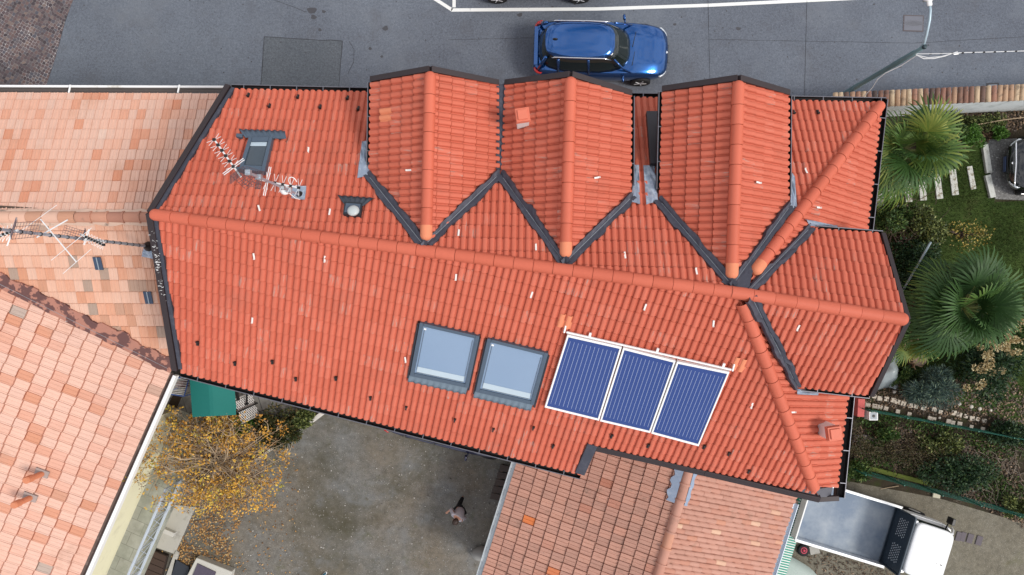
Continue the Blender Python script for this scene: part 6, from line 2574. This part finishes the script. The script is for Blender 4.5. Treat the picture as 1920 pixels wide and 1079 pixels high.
mb.build('upper', M('teal_shoe', (.02, .085, .12), .6, 0, .2), t, smooth=True)
mb = MB()
mb.lathe(o + sd2 * -.02 + z * .018, [(.015, -.15), (.045, -.125), (.05, -.03), (.052, .06), (.045, .125), (.012, .155)], 12, ax=(sx, z * .38, sd2))
mb.build('sole', WHITE, t, smooth=True)
# strip of green and white corrugated panel along the outbuilding eaves
t = thing('slatted_panel', 'green and white slatted panel leaning along the east side of the outbuilding', 'panel', G(1480, 1010))
a, b = G(1503, 930, .9), G(1449, 1100, .9)
d = nrm(b - a)
L = np.linalg.norm(b - a)
sx = np.array([-d[1], d[0], 0])
if sx[0] < 0:
    sx = -sx
mb = MB()
mb.hexa([a - z * .5 - sx * .05, a - z * .5 + sx * .38, b - z * .5 + sx * .38, b - z * .5 - sx * .05], [a - sx * .05, a - z * .1 + sx * .36, b - z * .1 + sx * .36, b - sx * .05])
mb.build('panel', M('green_panel', (.02, .26, .19), .5, 0, .2, 3), t)
mb = MB()
for k in np.arange(.05, L, .085):
    mb.hexa([a + d * k - sx * .04 + z * .002, a + d * k + sx * .34 - z * .09, a + d * (k + .032) + sx * .34 - z * .09, a + d * (k + .032) - sx * .04 + z * .002],
            [a + d * k - sx * .04 + z * .03, a + d * k + sx * .34 - z * .065, a + d * (k + .032) + sx * .34 - z * .065, a + d * (k + .032) - sx * .04 + z * .03])
mb.build('slats', M('white_slat', (.62, .64, .60), .6, 0, .1), t)
for i, (p0, p1, lb) in enumerate((((1482, 962), (1488, 1020), 'thin grey plank leaning between the slatted panel and the truck bed, the shorter one'), ((1494, 940), (1487, 1000), 'brown plank standing along the green slatted panel beside the truck'))):
    a, b = G(*p0, 1.1), G(*p1, .1)
    d = nrm(b - a)
    mb = MB()
    mb.box((a + b) / 2, (np.linalg.norm(b - a), .09, .03), ax=(d, nrm(np.cross(z, d)), np.cross(d, nrm(np.cross(z, d)))))
    tag(mb.build('plank', WOOD if i else M('grey_plank', (.22, .19, .16), .9, 0, .2, 6), None), lb, 'plank', 'planks by the outbuilding')
t = thing('wheelbarrow_wheel', 'loose wheelbarrow wheel with a bright red hub lying beside the truck', 'wheel', G(1505, 1031))
c = G(1505, 1031)
mb = MB()
mb.lathe(c, [(.10, .02), (.18, .0), (.215, .04), (.215, .09), (.18, .125), (.10, .11)], 20)
mb.build('tyre', TYRE, t, smooth=True)
mb = MB()
mb.lathe(c, [(.12, .01), (.125, .11), (.10, .12), (.06, .09), (.045, .13), (.01, .13)], 16)
mb.build('hub', M('crimson_hub', (.45, .02, .06), .45, 0, .08), t, smooth=True)
# pale tarpaulin at the bottom edge
rows = []
for i in range(11):
    row = []
    for j in range(7):
        s, q = i / 10, j / 6
        p_ = np.array([1466., 1038.]) + np.array([75., 75.]) * s + np.array([-42., 70.]) * q + np.array([26 * math.sin(s * 3.1), 0]) * (1 - q)
        row.append(G(p_[0], p_[1], .45) + (0, 0, .10 * math.sin(s * 5) * q - .18 * (1 - q) ** 2))
    rows.append(row)
mb = MB()
mb.sheet(rows)
tag(mb.build('tarpaulin', M('pale_green_tarpaulin', (.36, .42, .39), .7, 0, .12, 3), None, smooth=True, solid=.01), 'pale grey green tarpaulin at the bottom edge below the loose wheel', 'tarpaulin')
mb = MB()
mb.box(G(1526, 1031) + (0, 0, .03), (.34, .30, .06), rz=R(12))
tag(mb.build('concrete_block', CONC, None, bevel=.01), 'grey concrete block half under the truck bed by the loose wheel', 'block')
# rubbish, twigs and chips beside the truck
p = scatter(900, [(1500, 1020), (1670, 1070), (1690, 1100), (1540, 1100)])
p[:, 2] = .02
d = rng.normal(0, 1, (len(p), 3))
d[:, 2] *= .2
tag(leaves('wood_chips', p, d, .13, .03, BRN, None, flatness=.8), kind='stuff')
mb = MB()
mb.tube(wiggle(G(1651, 918, .03), (1, .18, 0), .62, 4, .08), .014, 5)
tag(mb.build('stick', TWIGM, None), 'pale stick lying on the lane above the white truck', 'stick')
mb = MB()
mb.tube([G(1830, 235, .35), G(1880, 226, .35), G(1920, 221, .35)], .014, 5)
tag(mb.build('cane', TWIGM, None), 'thin bamboo cane lying over the bed below the white garden wall', 'cane')
